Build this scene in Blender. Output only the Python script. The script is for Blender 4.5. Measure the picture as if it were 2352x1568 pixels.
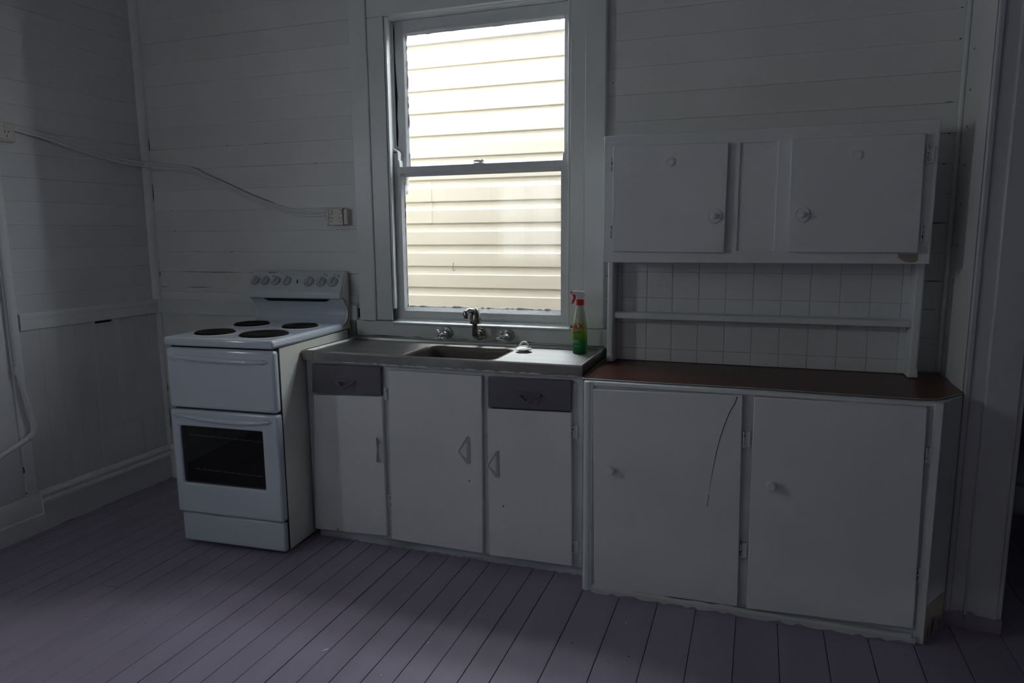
import bpy, bmesh, math, random
from mathutils import Vector, Matrix
random.seed(7)
for o in list(bpy.data.objects): bpy.data.objects.remove(o, do_unlink=True)
scene = bpy.context.scene
C = scene.collection
PI = math.pi

# ---------------------------------------------------------------- camera
cam_d = bpy.data.cameras.new('camera'); cam = bpy.data.objects.new('camera', cam_d); C.objects.link(cam)
cam_d.sensor_width = 36.0; cam_d.sensor_fit = 'HORIZONTAL'
cam_d.lens = 1608.447 / 2352 * 36.0
cam_d.clip_start = 0.05; cam_d.clip_end = 100
cam.location = (0.7685, -3.1501, 1.4264)
cam.rotation_euler = (math.radians(81.2345), math.radians(0.4561), math.radians(19.265))
scene.camera = cam
# ---------------------------------------------------------------- view, sky, lights
scene.view_settings.view_transform = 'Standard'
scene.view_settings.look = 'None'
scene.view_settings.gamma = 1.0
scene.view_settings.use_curve_mapping = False
scene.view_settings.exposure = 0.38
scene.cycles.use_denoising = True
scene.cycles.max_bounces = 10
scene.cycles.diffuse_bounces = 6
scene.cycles.sample_clamp_indirect = 4.0
scene.cycles.caustics_reflective = False
scene.cycles.caustics_refractive = False
w = bpy.data.worlds.new('overcast_sky'); scene.world = w; w.use_nodes = True
bg = w.node_tree.nodes['Background']
bg.inputs[0].default_value = (0.91, 0.955, 1.0, 1); bg.inputs[1].default_value = 15

XLP, LW0, LW1, LWZ0, LWZ1 = -2.516, -2.8, -2.3, 1.6, 2.3
def area(name, loc, rot, sx, sy, power, col):
    l = bpy.data.lights.new(name, 'AREA'); l.shape = 'RECTANGLE'; l.size = sx; l.size_y = sy
    l.energy = power; l.color = col
    o = bpy.data.objects.new(name, l); C.objects.link(o); o.location = loc; o.rotation_euler = rot
    return o
# portals: they guide the sky through the openings; the left one is added for fill
p1 = area('window_portal', (-0.505, 0.12, 1.72), (-PI/2, 0, 0), 0.92, 1.46, 1, (1, 1, 1)); p1.data.cycles.is_portal = True
p2 = area('rear_window_portal', (-1.825, -4.93, 1.575), (PI/2, 0, 0), 0.750, 0.950, 1, (1, 1, 1)); p2.data.cycles.is_portal = True

p3 = area('fill_window_portal', (XLP - .09, (LW0 + LW1) / 2, (LWZ0 + LWZ1) / 2), (0, -PI/2, 0), LWZ1 - LWZ0, LW1 - LW0, 1, (1, 1, 1)); p3.data.cycles.is_portal = True
# ---------------------------------------------------------------- materials
def newmat(name):
    m = bpy.data.materials.new(name); m.use_nodes = True
    nt = m.node_tree; nt.nodes.clear()
    out = nt.nodes.new('ShaderNodeOutputMaterial'); b = nt.nodes.new('ShaderNodeBsdfPrincipled')
    nt.links.new(b.outputs[0], out.inputs[0])
    return m, nt, b, out
def paint(name, col, rough=.5, bump=.15, scale=60, var=.06, vscale=3.0, metal=0, spec=.5, stretch=(1, 1, 1), specks=0, coat=0, objrand=0):
    m, nt, b, out = newmat(name)
    N = nt.nodes.new; L = nt.links.new
    tc = N('ShaderNodeTexCoord'); mp = N('ShaderNodeMapping'); mp.inputs['Scale'].default_value = stretch
    L(tc.outputs['Object'], mp.inputs[0])
    n1 = N('ShaderNodeTexNoise'); n1.inputs['Scale'].default_value = vscale; n1.inputs['Detail'].default_value = 5; n1.inputs['Roughness'].default_value = .6
    L(mp.outputs[0], n1.inputs['Vector'])
    r = N('ShaderNodeValToRGB'); r.color_ramp.elements[0].position = .3; r.color_ramp.elements[1].position = .7
    lo = [c * (1 - var) for c in col]; hi = [min(1, c * (1 + var)) for c in col]
    r.color_ramp.elements[0].color = (*lo, 1); r.color_ramp.elements[1].color = (*hi, 1)
    L(n1.outputs[0], r.inputs[0])
    src = r.outputs[0]
    if objrand:
        oi = N('ShaderNodeObjectInfo'); mr = N('ShaderNodeMapRange'); mr.inputs['To Min'].default_value = 1 - objrand; mr.inputs['To Max'].default_value = 1 + objrand
        L(oi.outputs['Random'], mr.inputs[0])
        vm = N('ShaderNodeVectorMath'); vm.operation = 'SCALE'; L(src, vm.inputs[0]); L(mr.outputs[0], vm.inputs['Scale']); src = vm.outputs[0]
    if specks:
        v = N('ShaderNodeTexNoise'); v.inputs['Scale'].default_value = specks; v.inputs['Detail'].default_value = 2
        L(tc.outputs['Object'], v.inputs['Vector'])
        rr = N('ShaderNodeValToRGB'); rr.color_ramp.elements[0].position = .235; rr.color_ramp.elements[1].position = .255
        rr.color_ramp.elements[0].color = (.25, .25, .25, 1); rr.color_ramp.elements[1].color = (1, 1, 1, 1)
        L(v.outputs[0], rr.inputs[0])
        mx = N('ShaderNodeMix'); mx.data_type = 'RGBA'; mx.blend_type = 'MULTIPLY'; mx.inputs[0].default_value = 1
        L(src, mx.inputs[6]); L(rr.outputs[0], mx.inputs[7]); src = mx.outputs[2]
    L(src, b.inputs['Base Color'])
    b.inputs['Roughness'].default_value = rough; b.inputs['Metallic'].default_value = metal
    b.inputs['Specular IOR Level'].default_value = spec
    if coat: b.inputs['Coat Weight'].default_value = coat; b.inputs['Coat Roughness'].default_value = .12
    if bump:
        n2 = N('ShaderNodeTexNoise'); n2.inputs['Scale'].default_value = scale; n2.inputs['Detail'].default_value = 4
        L(mp.outputs[0], n2.inputs['Vector'])
        bp = N('ShaderNodeBump'); bp.inputs['Strength'].default_value = bump; bp.inputs['Distance'].default_value = .004
        L(n2.outputs[0], bp.inputs['Height']); L(bp.outputs[0], b.inputs['Normal'])
    return m
M = {}
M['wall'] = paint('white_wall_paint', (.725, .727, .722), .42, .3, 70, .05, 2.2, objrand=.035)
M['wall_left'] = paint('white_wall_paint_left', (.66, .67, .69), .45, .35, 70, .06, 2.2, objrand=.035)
M['trim'] = paint('white_gloss_trim_paint', (.74, .76, .76), .33, .3, 45, .04, 2.5)
M['cab'] = paint('white_cabinet_paint', (.74, .755, .77), .38, .4, 55, .05, 2.8)
M['cab_edge'] = paint('grey_cabinet_carcass_paint', (.62, .645, .655), .42, .5, 50, .1, 5)
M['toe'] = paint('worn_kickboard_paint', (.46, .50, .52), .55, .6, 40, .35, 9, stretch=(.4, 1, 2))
M['drawer'] = paint('charcoal_drawer_paint', (.135, .125, .155), .35, .4, 55, .07, 4)
M['floor'] = paint('purple_floor_paint', (.31, .27, .355), .48, .22, 35, .09, 2.0, stretch=(2.5, .5, 1), specks=55, objrand=.05)
M['dark'] = paint('dark_gap', (.012, .012, .013), .9, 0, var=0)
M['raw'] = paint('bare_board_patch', (.34, .31, .24), .8, .4, 40, .15, 12)
M['enamel'] = paint('white_stove_enamel', (.60, .665, .745), .16, .03, 20, .012, 2, coat=.4)
M['enamel_side'] = paint('cream_stove_side', (.78, .79, .73), .4, .05, 40, .04, 3)
M['panel'] = paint('white_control_panel', (.60, .64, .66), .3, .05, 30, .02, 3, coat=.2)
M['knob'] = paint('grey_white_stove_knob', (.47, .5, .52), .3, .03, 30, .02, 3)
M['plate'] = paint('black_cast_iron_plate', (.014, .010, .010), .65, .15, 120, .12, 8, spec=.10)
M['steel_rim'] = paint('polished_steel_rim', (.06, .052, .045), .3, 0, var=.02, metal=1)
M['steel'] = paint('brushed_stainless_steel', (.35, .35, .345), .42, .10, 30, .14, 3, metal=1, stretch=(.6, 6, 6))
_nt = M['steel'].node_tree; _b = [n for n in _nt.nodes if n.type == 'BSDF_PRINCIPLED'][0]
_cx = _nt.nodes.new('ShaderNodeCombineXYZ'); _cx.inputs[1].default_value = 1.0
_nt.links.new(_cx.outputs[0], _b.inputs['Tangent']); _b.inputs['Anisotropic'].default_value = .85
M['steel_bowl'] = paint('dull_steel_bowl', (.10, .092, .08), .5, .1, 30, .2, 6, metal=1)
M['steel_front'] = paint('stainless_steel_edge', (.24, .235, .24), .40, .12, 30, .22, 5, metal=1, stretch=(.8, 3, 3))
M['chrome'] = paint('chrome', (.75, .75, .75), .07, 0, var=.02, metal=1)
M['chrome_dark'] = paint('tarnished_chrome', (.32, .31, .29), .16, .05, 60, .15, 20, metal=1)
M['flange'] = paint('dull_grey_tap_flange', (.34, .35, .355), .35, .08, 60, .08, 14, metal=.55)
M['brass_worn'] = paint('dark_worn_pipe', (.10, .085, .07), .45, .3, 80, .3, 30, metal=.6)
M['wire'] = paint('oven_rack_wire', (.75, .75, .75), .45, 0, var=.02, metal=.6)
M['black_plastic'] = paint('black_plastic', (.02, .02, .02), .4, 0, var=.02)
M['plastic'] = paint('cream_outlet_plastic', (.62, .60, .53), .35, .05, 40, .03, 5)
M['plug'] = paint('white_plug_plastic', (.82, .80, .75), .25, 0, var=.02)
M['red'] = paint('red_trigger_plastic', (.62, .012, .02), .3, 0, var=.02)
M['clear_head'] = paint('translucent_white_plastic', (.66, .67, .67), .25, 0, var=.03)
M['ink'] = paint('grey_printed_ink', (.10, .11, .12), .6, 0, var=0)
M['ink_red'] = paint('red_label_ink', (.60, .02, .03), .5, 0, var=0)
M['ink_blue'] = paint('blue_label_ink', (.06, .05, .28), .5, 0, var=0)
M['ink_sky'] = paint('light_blue_label_ink', (.10, .42, .62), .5, 0, var=0)
M['ink_white'] = paint('white_label_ink', (.75, .76, .72), .5, 0, var=0)
M['siding'] = paint('cream_siding_paint', (.58, .545, .475), .45, .08, 25, .02, 1.2)
M['fascia'] = paint('white_fascia_paint', (.80, .83, .90), .5, .05, 20, .02, 1)
M['flake'] = paint('white_paint_chip', (.75, .78, .8), .6, 0, var=.05)
M['ground'] = paint('concrete_ground', (.42, .40, .36), .8, .3, 12, .15, 3)
M['ceiling'] = paint('white_ceiling_paint', (.72, .72, .72), .6, .1, 30, .04, 2)
M['putty'] = paint('white_painted_sash', (.66, .68, .69), .35, .5, 60, .06, 8)
M['crack'] = paint('black_crack', (.015, .015, .017), .9, 0, var=0)
M['edge_strip'] = paint('pale_metal_edging', (.45, .45, .44), .35, .1, 30, .1, 9, metal=.4)
M['trim_grey'] = paint('dimmed_lilac_grey_doorway', (.53, .53, .57), .4, .3, 45, .05, 2.5)  # trim greyed so the dimmer right side is put into its colour
M['side_wall'] = paint('bounce_cut_grey_wall', (.30, .30, .31), .6, .1, 30, .04, 2)  # unseen walls greyed to cut bounced light on the right side
M['hall'] = paint('hall_shade_colour', (.22, .22, .25), .6, .1, 30, .04, 2)  # the hall's lack of light is put into this dark colour

def wood_mat():
    m, nt, b, out = newmat('red_brown_woodgrain_laminate')
    N = nt.nodes.new; L = nt.links.new
    tc = N('ShaderNodeTexCoord'); mp = N('ShaderNodeMapping'); mp.inputs['Scale'].default_value = (1.2, 22, 1)
    L(tc.outputs['Object'], mp.inputs[0])
    n = N('ShaderNodeTexNoise'); n.inputs['Scale'].default_value = 3; n.inputs['Detail'].default_value = 8; n.inputs['Distortion'].default_value = .6
    L(mp.outputs[0], n.inputs['Vector'])
    r = N('ShaderNodeValToRGB'); r.color_ramp.elements[0].position = .3; r.color_ramp.elements[1].position = .72
    r.color_ramp.elements[0].color = (.034, .012, .009, 1); r.color_ramp.elements[1].color = (.13, .036, .02, 1)
    L(n.outputs[0], r.inputs[0]); L(r.outputs[0], b.inputs['Base Color'])
    b.inputs['Roughness'].default_value = .34; b.inputs['Specular IOR Level'].default_value = .3
    bp = N('ShaderNodeBump'); bp.inputs['Strength'].default_value = .06; L(n.outputs[0], bp.inputs['Height']); L(bp.outputs[0], b.inputs['Normal'])
    return m
M['wood'] = wood_mat()

def glass_mat(name, tint=(1, 1, 1), k=.5):
    m = bpy.data.materials.new(name); m.use_nodes = True; nt = m.node_tree; nt.nodes.clear()
    N = nt.nodes.new; L = nt.links.new
    out = N('ShaderNodeOutputMaterial'); mx = N('ShaderNodeMixShader'); t = N('ShaderNodeBsdfTransparent'); g = N('ShaderNodeBsdfGlossy'); f = N('ShaderNodeLayerWeight')
    f.inputs['Blend'].default_value = .5
    p = N('ShaderNodeMath'); p.operation = 'POWER'; p.inputs[1].default_value = 5; L(f.outputs['Facing'], p.inputs[0])
    q = N('ShaderNodeMath'); q.operation = 'MULTIPLY_ADD'; q.inputs[1].default_value = .9; q.inputs[2].default_value = .04; L(p.outputs[0], q.inputs[0])
    t.inputs[0].default_value = (*tint, 1); g.inputs['Roughness'].default_value = .01
    L(q.outputs[0], mx.inputs[0]); L(t.outputs[0], mx.inputs[1]); L(g.outputs[0], mx.inputs[2]); L(mx.outputs[0], out.inputs[0])
    return m
M['glass'] = glass_mat('window_glass', (.97, .98, .98))
M['oven_glass'] = glass_mat('smoked_oven_glass', (.62, .62, .64))

def bottle_mat():
    m, nt, b, out = newmat('spray_bottle_plastic')
    N = nt.nodes.new; L = nt.links.new
    tc = N('ShaderNodeTexCoord'); sp = N('ShaderNodeSeparateXYZ'); L(tc.outputs['Object'], sp.inputs[0])
    mr = N('ShaderNodeMapRange'); mr.inputs['From Min'].default_value = 0; mr.inputs['From Max'].default_value = .222
    n = N('ShaderNodeTexNoise'); n.inputs['Scale'].default_value = 30
    ad = N('ShaderNodeMath'); ad.operation = 'MULTIPLY_ADD'; ad.inputs[1].default_value = .02; L(n.outputs[0], ad.inputs[0]); L(sp.outputs[2], ad.inputs[2])
    L(ad.outputs[0], mr.inputs[0])
    r = N('ShaderNodeValToRGB'); e = r.color_ramp.elements
    e[0].position = 0; e[0].color = (.0, .13, .02, 1)
    e[1].position = 1; e[1].color = (.52, .55, .50, 1)
    for p, c in ((.12, (.0, .22, .03)), (.33, (.03, .36, .03)), (.47, (.28, .48, .02)), (.60, (.42, .50, .10)), (.74, (.48, .52, .38))):
        x = e.new(p); x.color = (*c, 1)
    L(mr.outputs[0], r.inputs[0]); L(r.outputs[0], b.inputs['Base Color'])
    b.inputs['Roughness'].default_value = .22
    b.inputs['Transmission Weight'].default_value = .12
    return m
M['bottle'] = bottle_mat()

# ---------------------------------------------------------------- mesh helpers
class MB:
    def __init__(s): s.v = []; s.f = []
    def add(s, vs, fs):
        k = len(s.v); s.v += [tuple(p) for p in vs]; s.f += [tuple(i + k for i in f) for f in fs]; return s
    def box(s, x0, y0, z0, x1, y1, z1):
        return s.add([(x0, y0, z0), (x1, y0, z0), (x1, y1, z0), (x0, y1, z0), (x0, y0, z1), (x1, y0, z1), (x1, y1, z1), (x0, y1, z1)],
                     [(0, 3, 2, 1), (4, 5, 6, 7), (0, 1, 5, 4), (1, 2, 6, 5), (2, 3, 7, 6), (3, 0, 4, 7)])
    def prism(s, poly, vec):
        n = len(poly); v = Vector(vec)
        a = [tuple(p) for p in poly]; b = [tuple(Vector(p) + v) for p in poly]
        return s.add(a + b, [tuple(range(n))[::-1], tuple(range(n, 2 * n))] + [(i, (i + 1) % n, n + (i + 1) % n, n + i) for i in range(n)])
    def lathe(s, prof, c=(0, 0, 0), axis=(0, 0, 1), n=24, sx=1, sy=1, cap=True):
        ax = Vector(axis).normalized(); q = Vector((0, 0, 1)).rotation_difference(ax); c = Vector(c)
        vs = []; fs = []
        for r, h in prof:
            for i in range(n):
                a = 2 * PI * i / n
                vs.append(tuple(c + q @ Vector((r * sx * math.cos(a), r * sy * math.sin(a), h))))
        for j in range(len(prof) - 1):
            for i in range(n):
                i2 = (i + 1) % n
                fs.append((j * n + i, j * n + i2, (j + 1) * n + i2, (j + 1) * n + i))
        if cap: fs.append(tuple(range(n))[::-1]); fs.append(tuple((len(prof) - 1) * n + i for i in range(n)))
        return s.add(vs, fs)
    def tube(s, pts, r, n=10, rs=None, flat=1.0):
        pts = [Vector(p) for p in pts]; vs = []; fs = []; N = None
        for k, p in enumerate(pts):
            t = ((pts[min(k + 1, len(pts) - 1)] - pts[max(k - 1, 0)])).normalized()
            if N is None:
                N = t.orthogonal().normalized()
                if abs(t.z) < .9: N = (Vector((0, 0, 1)) - t * t.z).normalized()
            N = (N - t * N.dot(t)).normalized(); B = t.cross(N)
            rr = rs[k] if rs else r
            for i in range(n):
                a = 2 * PI * i / n
                vs.append(tuple(p + N * rr * math.cos(a) + B * rr * flat * math.sin(a)))
        for j in range(len(pts) - 1):
            for i in range(n):
                i2 = (i + 1) % n; fs.append((j * n + i, j * n + i2, (j + 1) * n + i2, (j + 1) * n + i))
        fs.append(tuple(range(n))[::-1]); fs.append(tuple((len(pts) - 1) * n + i for i in range(n)))
        return s.add(vs, fs)
    def slab(s, q, t):  # quad (4 front points) with thickness vector
        return s.prism(q, t)

def fix(me):
    bm = bmesh.new(); bm.from_mesh(me); bmesh.ops.recalc_face_normals(bm, faces=bm.faces); bm.to_mesh(me); bm.free()

def root_off(parent):
    p = parent; v = Vector((0, 0, 0))
    while p is not None:
        if p.get('_local'): return None
        v = v + p.location; p = p.parent
    return v
def build(name, mb, mat, parent=None, bevel=0, seg=2, smooth=False, base=None, weld=False, angle=35):
    me = bpy.data.meshes.new(name)
    off = Vector((0, 0, 0))
    if parent is not None:
        ro = root_off(parent)
        if ro is not None: off = ro
    if base is not None: off = Vector(base)
    loc_ = parent is not None and root_off(parent) is None
    me.from_pydata([tuple(Vector(p) * SK + Vector((0, 0, SDZ))) if loc_ else tuple(Vector(p) - off) for p in mb.v], [], mb.f); me.update()
    if weld:
        bm = bmesh.new(); bm.from_mesh(me); bmesh.ops.remove_doubles(bm, verts=bm.verts, dist=1e-5); bm.to_mesh(me); bm.free()
    fix(me)
    me.materials.append(M[mat] if isinstance(mat, str) else mat)
    o = bpy.data.objects.new(name, me); C.objects.link(o)
    if base is not None and parent is None: o.location = off
    if parent is not None: o.parent = parent
    if bevel:
        b = o.modifiers.new('bevel', 'BEVEL'); b.width = bevel; b.segments = seg; b.limit_method = 'ANGLE'; b.angle_limit = math.radians(30)
        b.harden_normals = False
    if smooth or bevel:
        for p in me.polygons: p.use_smooth = True
        me.set_sharp_from_angle(angle=math.radians(angle))
    return o
def empty(name, loc, label, cat, group=None, rz=0, local=False):
    o = bpy.data.objects.new(name, None); C.objects.link(o); o.location = loc; o.rotation_euler = (0, 0, rz)
    o.empty_display_size = .05
    o['label'] = label; o['category'] = cat
    if group: o['group'] = group
    if local: o['_local'] = 1
    return o
def tag(o, label, cat, group=None):
    o['label'] = label; o['category'] = cat
    if group: o['group'] = group
    return o
def struct(o): o['kind'] = 'structure'; return o

def frame_slab(mb, x0, x1, z0, z1, hx0, hx1, hz0, hz1, y0, y1):
    """upright slab y0..y1 with a rectangular hole"""
    xs = [x0, hx0, hx1, x1]; zs = [z0, hz0, hz1, z1]; idx = {}; vs = []; fs = []
    for k, y in enumerate((y0, y1)):
        for j, z in enumerate(zs):
            for i, x in enumerate(xs):
                idx[(i, j, k)] = len(vs); vs.append((x, y, z))
    for j in range(3):
        for i in range(3):
            if i == 1 and j == 1: continue
            fs.append((idx[i, j, 0], idx[i + 1, j, 0], idx[i + 1, j + 1, 0], idx[i, j + 1, 0]))
            fs.append((idx[i, j, 1], idx[i, j + 1, 1], idx[i + 1, j + 1, 1], idx[i + 1, j, 1]))
    for i in range(3):
        for j in (0, 3): fs.append((idx[i, j, 0], idx[i, j, 1], idx[i + 1, j, 1], idx[i + 1, j, 0]))
        for i2 in (0, 3): fs.append((idx[i2, i, 0], idx[i2, i + 1, 0], idx[i2, i + 1, 1], idx[i2, i, 1]))
    fs += [(idx[1, 1, 0], idx[1, 1, 1], idx[2, 1, 1], idx[2, 1, 0]), (idx[1, 2, 0], idx[2, 2, 0], idx[2, 2, 1], idx[1, 2, 1]),
           (idx[1, 1, 0], idx[1, 2, 0], idx[1, 2, 1], idx[1, 1, 1]), (idx[2, 1, 0], idx[2, 1, 1], idx[2, 2, 1], idx[2, 2, 0])]
    return mb.add(vs, fs)

def hboard(mb, x0, x1, z0, z1, y, t=.014, c=.0022, lean=0):
    """board on the back wall, faces -y; chamfered long edges"""
    prof = [(y, z0 + c), (y - 0, z1 - c), (y + c, z1), (y + t, z1), (y + t, z0), (y + c, z0)]
    prof = [(py + (lean if pz < (z0 + z1) / 2 else -lean), pz) for py, pz in prof]
    return mb.prism([(x0, py, pz) for py, pz in prof], (x1 - x0, 0, 0))
def sideboard(mb, y0, y1, z0, z1, x, t=.014, c=.0022, lean=0):
    """board on the left wall, faces +x"""
    prof = [(x, z0 + c), (x, z1 - c), (x - c, z1), (x - t, z1), (x - t, z0), (x - c, z0)]
    prof = [(px - (lean if pz < (z0 + z1) / 2 else -lean), pz) for px, pz in prof]
    return mb.prism([(px, y0, pz) for px, pz in prof], (0, y1 - y0, 0))

# ================================================================= THE ROOM
XL, XR, YR, H = -2.516, 1.47, -4.85, 3.05
# ---- floor
fl = MB().box(XL - .1, YR - .1, -.06, 3.3, 1.0, -.024)
floor = struct(build('floor', fl, 'dark'))
edges = [-1.464 + .0982 * k for k in range(-11, 16)]
edges = [XL - .005] + [e for e in edges if e > XL + .03] + [.156, .306, .456, .600, .746, .891, 1.047, 1.191, 1.336, 1.482, 1.64, 1.79, 1.94, 2.09, 2.24, 2.39, 2.54, 2.69, 2.84, 3.0]
splits = {2: -.98, 3: -1.02, 8: -1.15}
def floor_board(x0, x1, y0, y1):
    g = random.choice((.0008, .0011, .0016)); c = .0010; dz = random.uniform(-.0004, .0004)
    p = [(x0 + g, -.0012), (x0 + g + c, 0), (x1 - g - c, 0), (x1 - g, -.0012), (x1 - g, -.022), (x0 + g, -.022)]
    mb = MB().prism([(x, y0, z + dz) for x, z in p], (0, y1 - y0, 0))
    return build('floor_board', mb, 'floor', floor)
for i in range(len(edges) - 1):
    x0, x1 = edges[i], edges[i + 1]
    yb = 0.0 if x0 < 1.45 else .9
    cut = splits.get(i)
    if cut: floor_board(x0, x1, YR, cut - .001); floor_board(x0, x1, cut + .001, yb)
    else: floor_board(x0, x1, YR, yb)

# ---- back wall
wb = MB()
T = .10
wb.box(XL - .1, .014, -.06, -1.02, T, H).box(.09, .014, -.06, XR + .2, T, H).box(-1.02, .014, 2.50, .09, T, H).box(-1.02, .014, -.06, .09, T, .96)
wall_back = struct(build('wall_back', wb, 'dark'))
zj = [1.115 + .1125 * k for k in range(-1, 18)]
gaprow = {1.115: .0009, 1.2275: .0006, 1.34: .0006}
for k in range(len(zj) - 1):
    z0, z1 = zj[k], zj[k + 1]
    for (x0, x1) in ((XL, -1.10), (.06, XR + .01)):
        if x0 < 0 and z1 < 1.09: continue
        ln = random.uniform(-.0012, .0012)
        build('board', hboard(MB(), x0, x1, max(z0, 1.05) if x0 < 0 else z0, z1 - .0004, random.uniform(-.0008, .0008), lean=ln, c=.0011), 'wall', wall_back)
for z0, z1 in ((2.5775, 2.69), (2.69, 2.8025), (2.8025, 2.915), (2.915, 3.04)):
    build('board', hboard(MB(), -1.10, .06, z0, z1 - .0004, 0, c=.0018), 'wall', wall_back)
# lower part, left: vertical boards under the rail
k = 0; x = XL + .02
while x < -1.2:
    p = [(x + .0001, .0012), (x + .0013, 0), (x + .0917, 0), (x + .0929, .0012), (x + .0929, .014), (x + .0001, .014)]
    build('board', MB().prism([(a, b, 0) for a, b in p], (0, 0, 1.0)), 'wall', wall_back); x += .093
# lower part, right, behind the bench and cabinets: wide sheet
build('panel', MB().box(-1.2, 0, 0, XR + .01, .014, 1.002), 'wall', wall_back)
build('panel', MB().box(1.385, -.006, .868, XR, 0, .972), 'wall', wall_back)
# black cracks between boards
_=0
def hcrack(x0, x1, z, h=.0022, y=-.0022, parent=wall_back):
    n = max(3, int((x1 - x0) / .03)); up = []; dn = []
    for i in range(n + 1):
        t = x0 + (x1 - x0) * i / n; e = max(0.0, math.sin(PI * i / n)) ** .4 * h / 2 * random.uniform(.5, 1.1) + .0001
        up.append((t, y, z + e)); dn.append((t, y, z - e))
    build('crack', MB().prism(up + dn[::-1], (0, .003, 0)), 'crack', parent)
for a in ((-2.32, -1.92, 1.2275), (-2.49, -2.42, 1.139), (-2.30, -2.13, 1.141), (-1.87, -1.80, 1.2277), (-2.29, -2.24, 1.789),
          (-2.22, -2.12, 1.7925), (-1.98, -1.88, 1.678), (-2.2, -2.16, 1.34), (-1.98, -1.95, 1.34), (.116, .142, 1.230), (.116, .14, 1.114), (1.386, 1.45, 1.454), (1.385, 1.45, 1.228),
          (1.38, 1.44, 1.1165), (1.41, 1.44, 1.905)):
    hcrack(*a)
for x, z in ((-2.35, 1.455), (-2.36, 1.566), (-1.95, 1.903), (-1.7, 1.904), (-1.4, 1.79), (1.437, 2.24), (1.44, 2.13), (1.43, 1.79), (1.42, 1.677), (.135, 2.07), (.08, 1.25)):
    hcrack(x, x + .008, z, .004)
# dado rail on back wall + corner bead
rail = [(-.003, .986), (-.014, .990), (-.014, 1.035), (-.017, 1.040), (-.017, 1.062), (-.010, 1.069), (0, 1.069), (.002, .986)]
trim_1 = struct(build('trim_1', MB().prism([(XL, y, z) for y, z in rail], (1.335, 0, 0)), 'trim', smooth=True))
rail2 = [(XL - y, z) for y, z in rail]
trim_2 = struct(build('trim_2', MB().prism([(x_, -.826, z) for x_, z in rail2], (0, .826, 0)), 'trim', smooth=True))
build('rail_strip', MB().box(XL + .012, -.826, 1.0, XL + .0175, -.01, 1.036), 'trim', trim_2)
bead = [(XL, 0), (XL + .034, 0)] + [(XL + .034 * math.cos(a * PI / 12) ** 1, -.034 * math.sin(a * PI / 12)) for a in range(1, 6)] + [(XL, -.034)]
trim_3 = struct(build('trim_3', MB().prism([(x_, y, 1.069) for x_, y in bead], (0, 0, H - 1.069)), 'trim', smooth=True))
bead2 = [(XL, 0), (XL + .02, 0), (XL + .018, -.012), (XL + .012, -.018), (XL, -.02)]
build('corner_strip', MB().prism([(x_, y, .19) for x_, y in bead2], (0, 0, .80)), 'trim', trim_3)
for z, l in ((.3, .12), (.52, .05), (1.62, .1), (1.9, .06), (1.2, .03)):
    build('crack', MB().prism([(XL + .021 if z < 1 else XL + .034, -.004, z), (XL + .024 if z < 1 else XL + .0375, -.004, z + l * .3), (XL + .0225 if z < 1 else XL + .0355, -.004, z + l)], (0, .003, 0)), 'crack', trim_3)

# ---- left wall
wl = MB().box(XL - .1, LW1, -.06, XL - .014, T, H).box(XL - .1, YR - .1, -.06, XL - .014, LW0, H).box(XL - .1, LW0, -.06, XL - .014, LW1, LWZ0).box(XL - .1, LW0, LWZ1, XL - .014, LW1, H)
wall_left = struct(build('wall_left', wl, 'dark'))
z = 1.045
lz = [1.045] + [1.155 + .11 * k for k in range(18)]
for i in range(len(lz) - 1):
    if lz[i] > H: break
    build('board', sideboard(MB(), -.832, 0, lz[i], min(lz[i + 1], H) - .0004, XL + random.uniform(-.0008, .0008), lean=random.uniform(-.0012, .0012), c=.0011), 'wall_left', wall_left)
vy = [-.832, -.725, -.635, -.545, -.452, -.42, -.315, -.268, -.178, -.085, 0.0]
for i in range(len(vy) - 1):
    y0, y1 = vy[i], vy[i + 1]; zt = .974 if i == 5 else .992
    p = [(XL, y0 + .0012), (XL, y1 - .0012), (XL - .0012, y1 - .0001), (XL - .014, y1 - .0001), (XL - .014, y0 + .0001), (XL - .0012, y0 + .0001)]
    d = random.uniform(-.0005, .0005)
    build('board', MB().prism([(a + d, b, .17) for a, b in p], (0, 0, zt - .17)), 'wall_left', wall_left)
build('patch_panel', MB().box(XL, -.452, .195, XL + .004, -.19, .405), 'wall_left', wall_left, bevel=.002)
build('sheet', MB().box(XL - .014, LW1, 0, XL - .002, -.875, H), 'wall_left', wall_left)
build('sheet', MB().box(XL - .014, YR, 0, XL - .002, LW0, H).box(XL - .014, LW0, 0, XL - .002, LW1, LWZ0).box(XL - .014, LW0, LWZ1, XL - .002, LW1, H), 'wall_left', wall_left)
w3 = struct(build('fill_window_3', MB().box(XL - .09, LW0, LWZ0, XL, LW0 + .05, LWZ1).box(XL - .09, LW1 - .05, LWZ0, XL, LW1, LWZ1).box(XL - .09, LW0, LWZ0, XL, LW1, LWZ0 + .05).box(XL - .09, LW0, LWZ1 - .05, XL, LW1, LWZ1), 'trim'))  # unseen side window, added as the main fill from the left
build('meeting_rail', MB().box(XL - .06, LW0, (LWZ0 + LWZ1) / 2 - .02, XL - .03, LW1, (LWZ0 + LWZ1) / 2 + .02), 'trim', w3)
build('pane', MB().box(XL - .05, LW0, LWZ0, XL - .046, LW1, LWZ1), 'glass', w3)
trim_4 = struct(build('trim_4', MB().box(XL - .002, -.884, .185, XL + .009, -.828, H), 'trim', bevel=.004))
for z0, z1 in ((.31, .34), (.205, .213)):
    build('crack', MB().box(XL + .004, -.8850, z0, XL + .0095, -.8835, z1), 'crack', trim_4)
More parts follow.
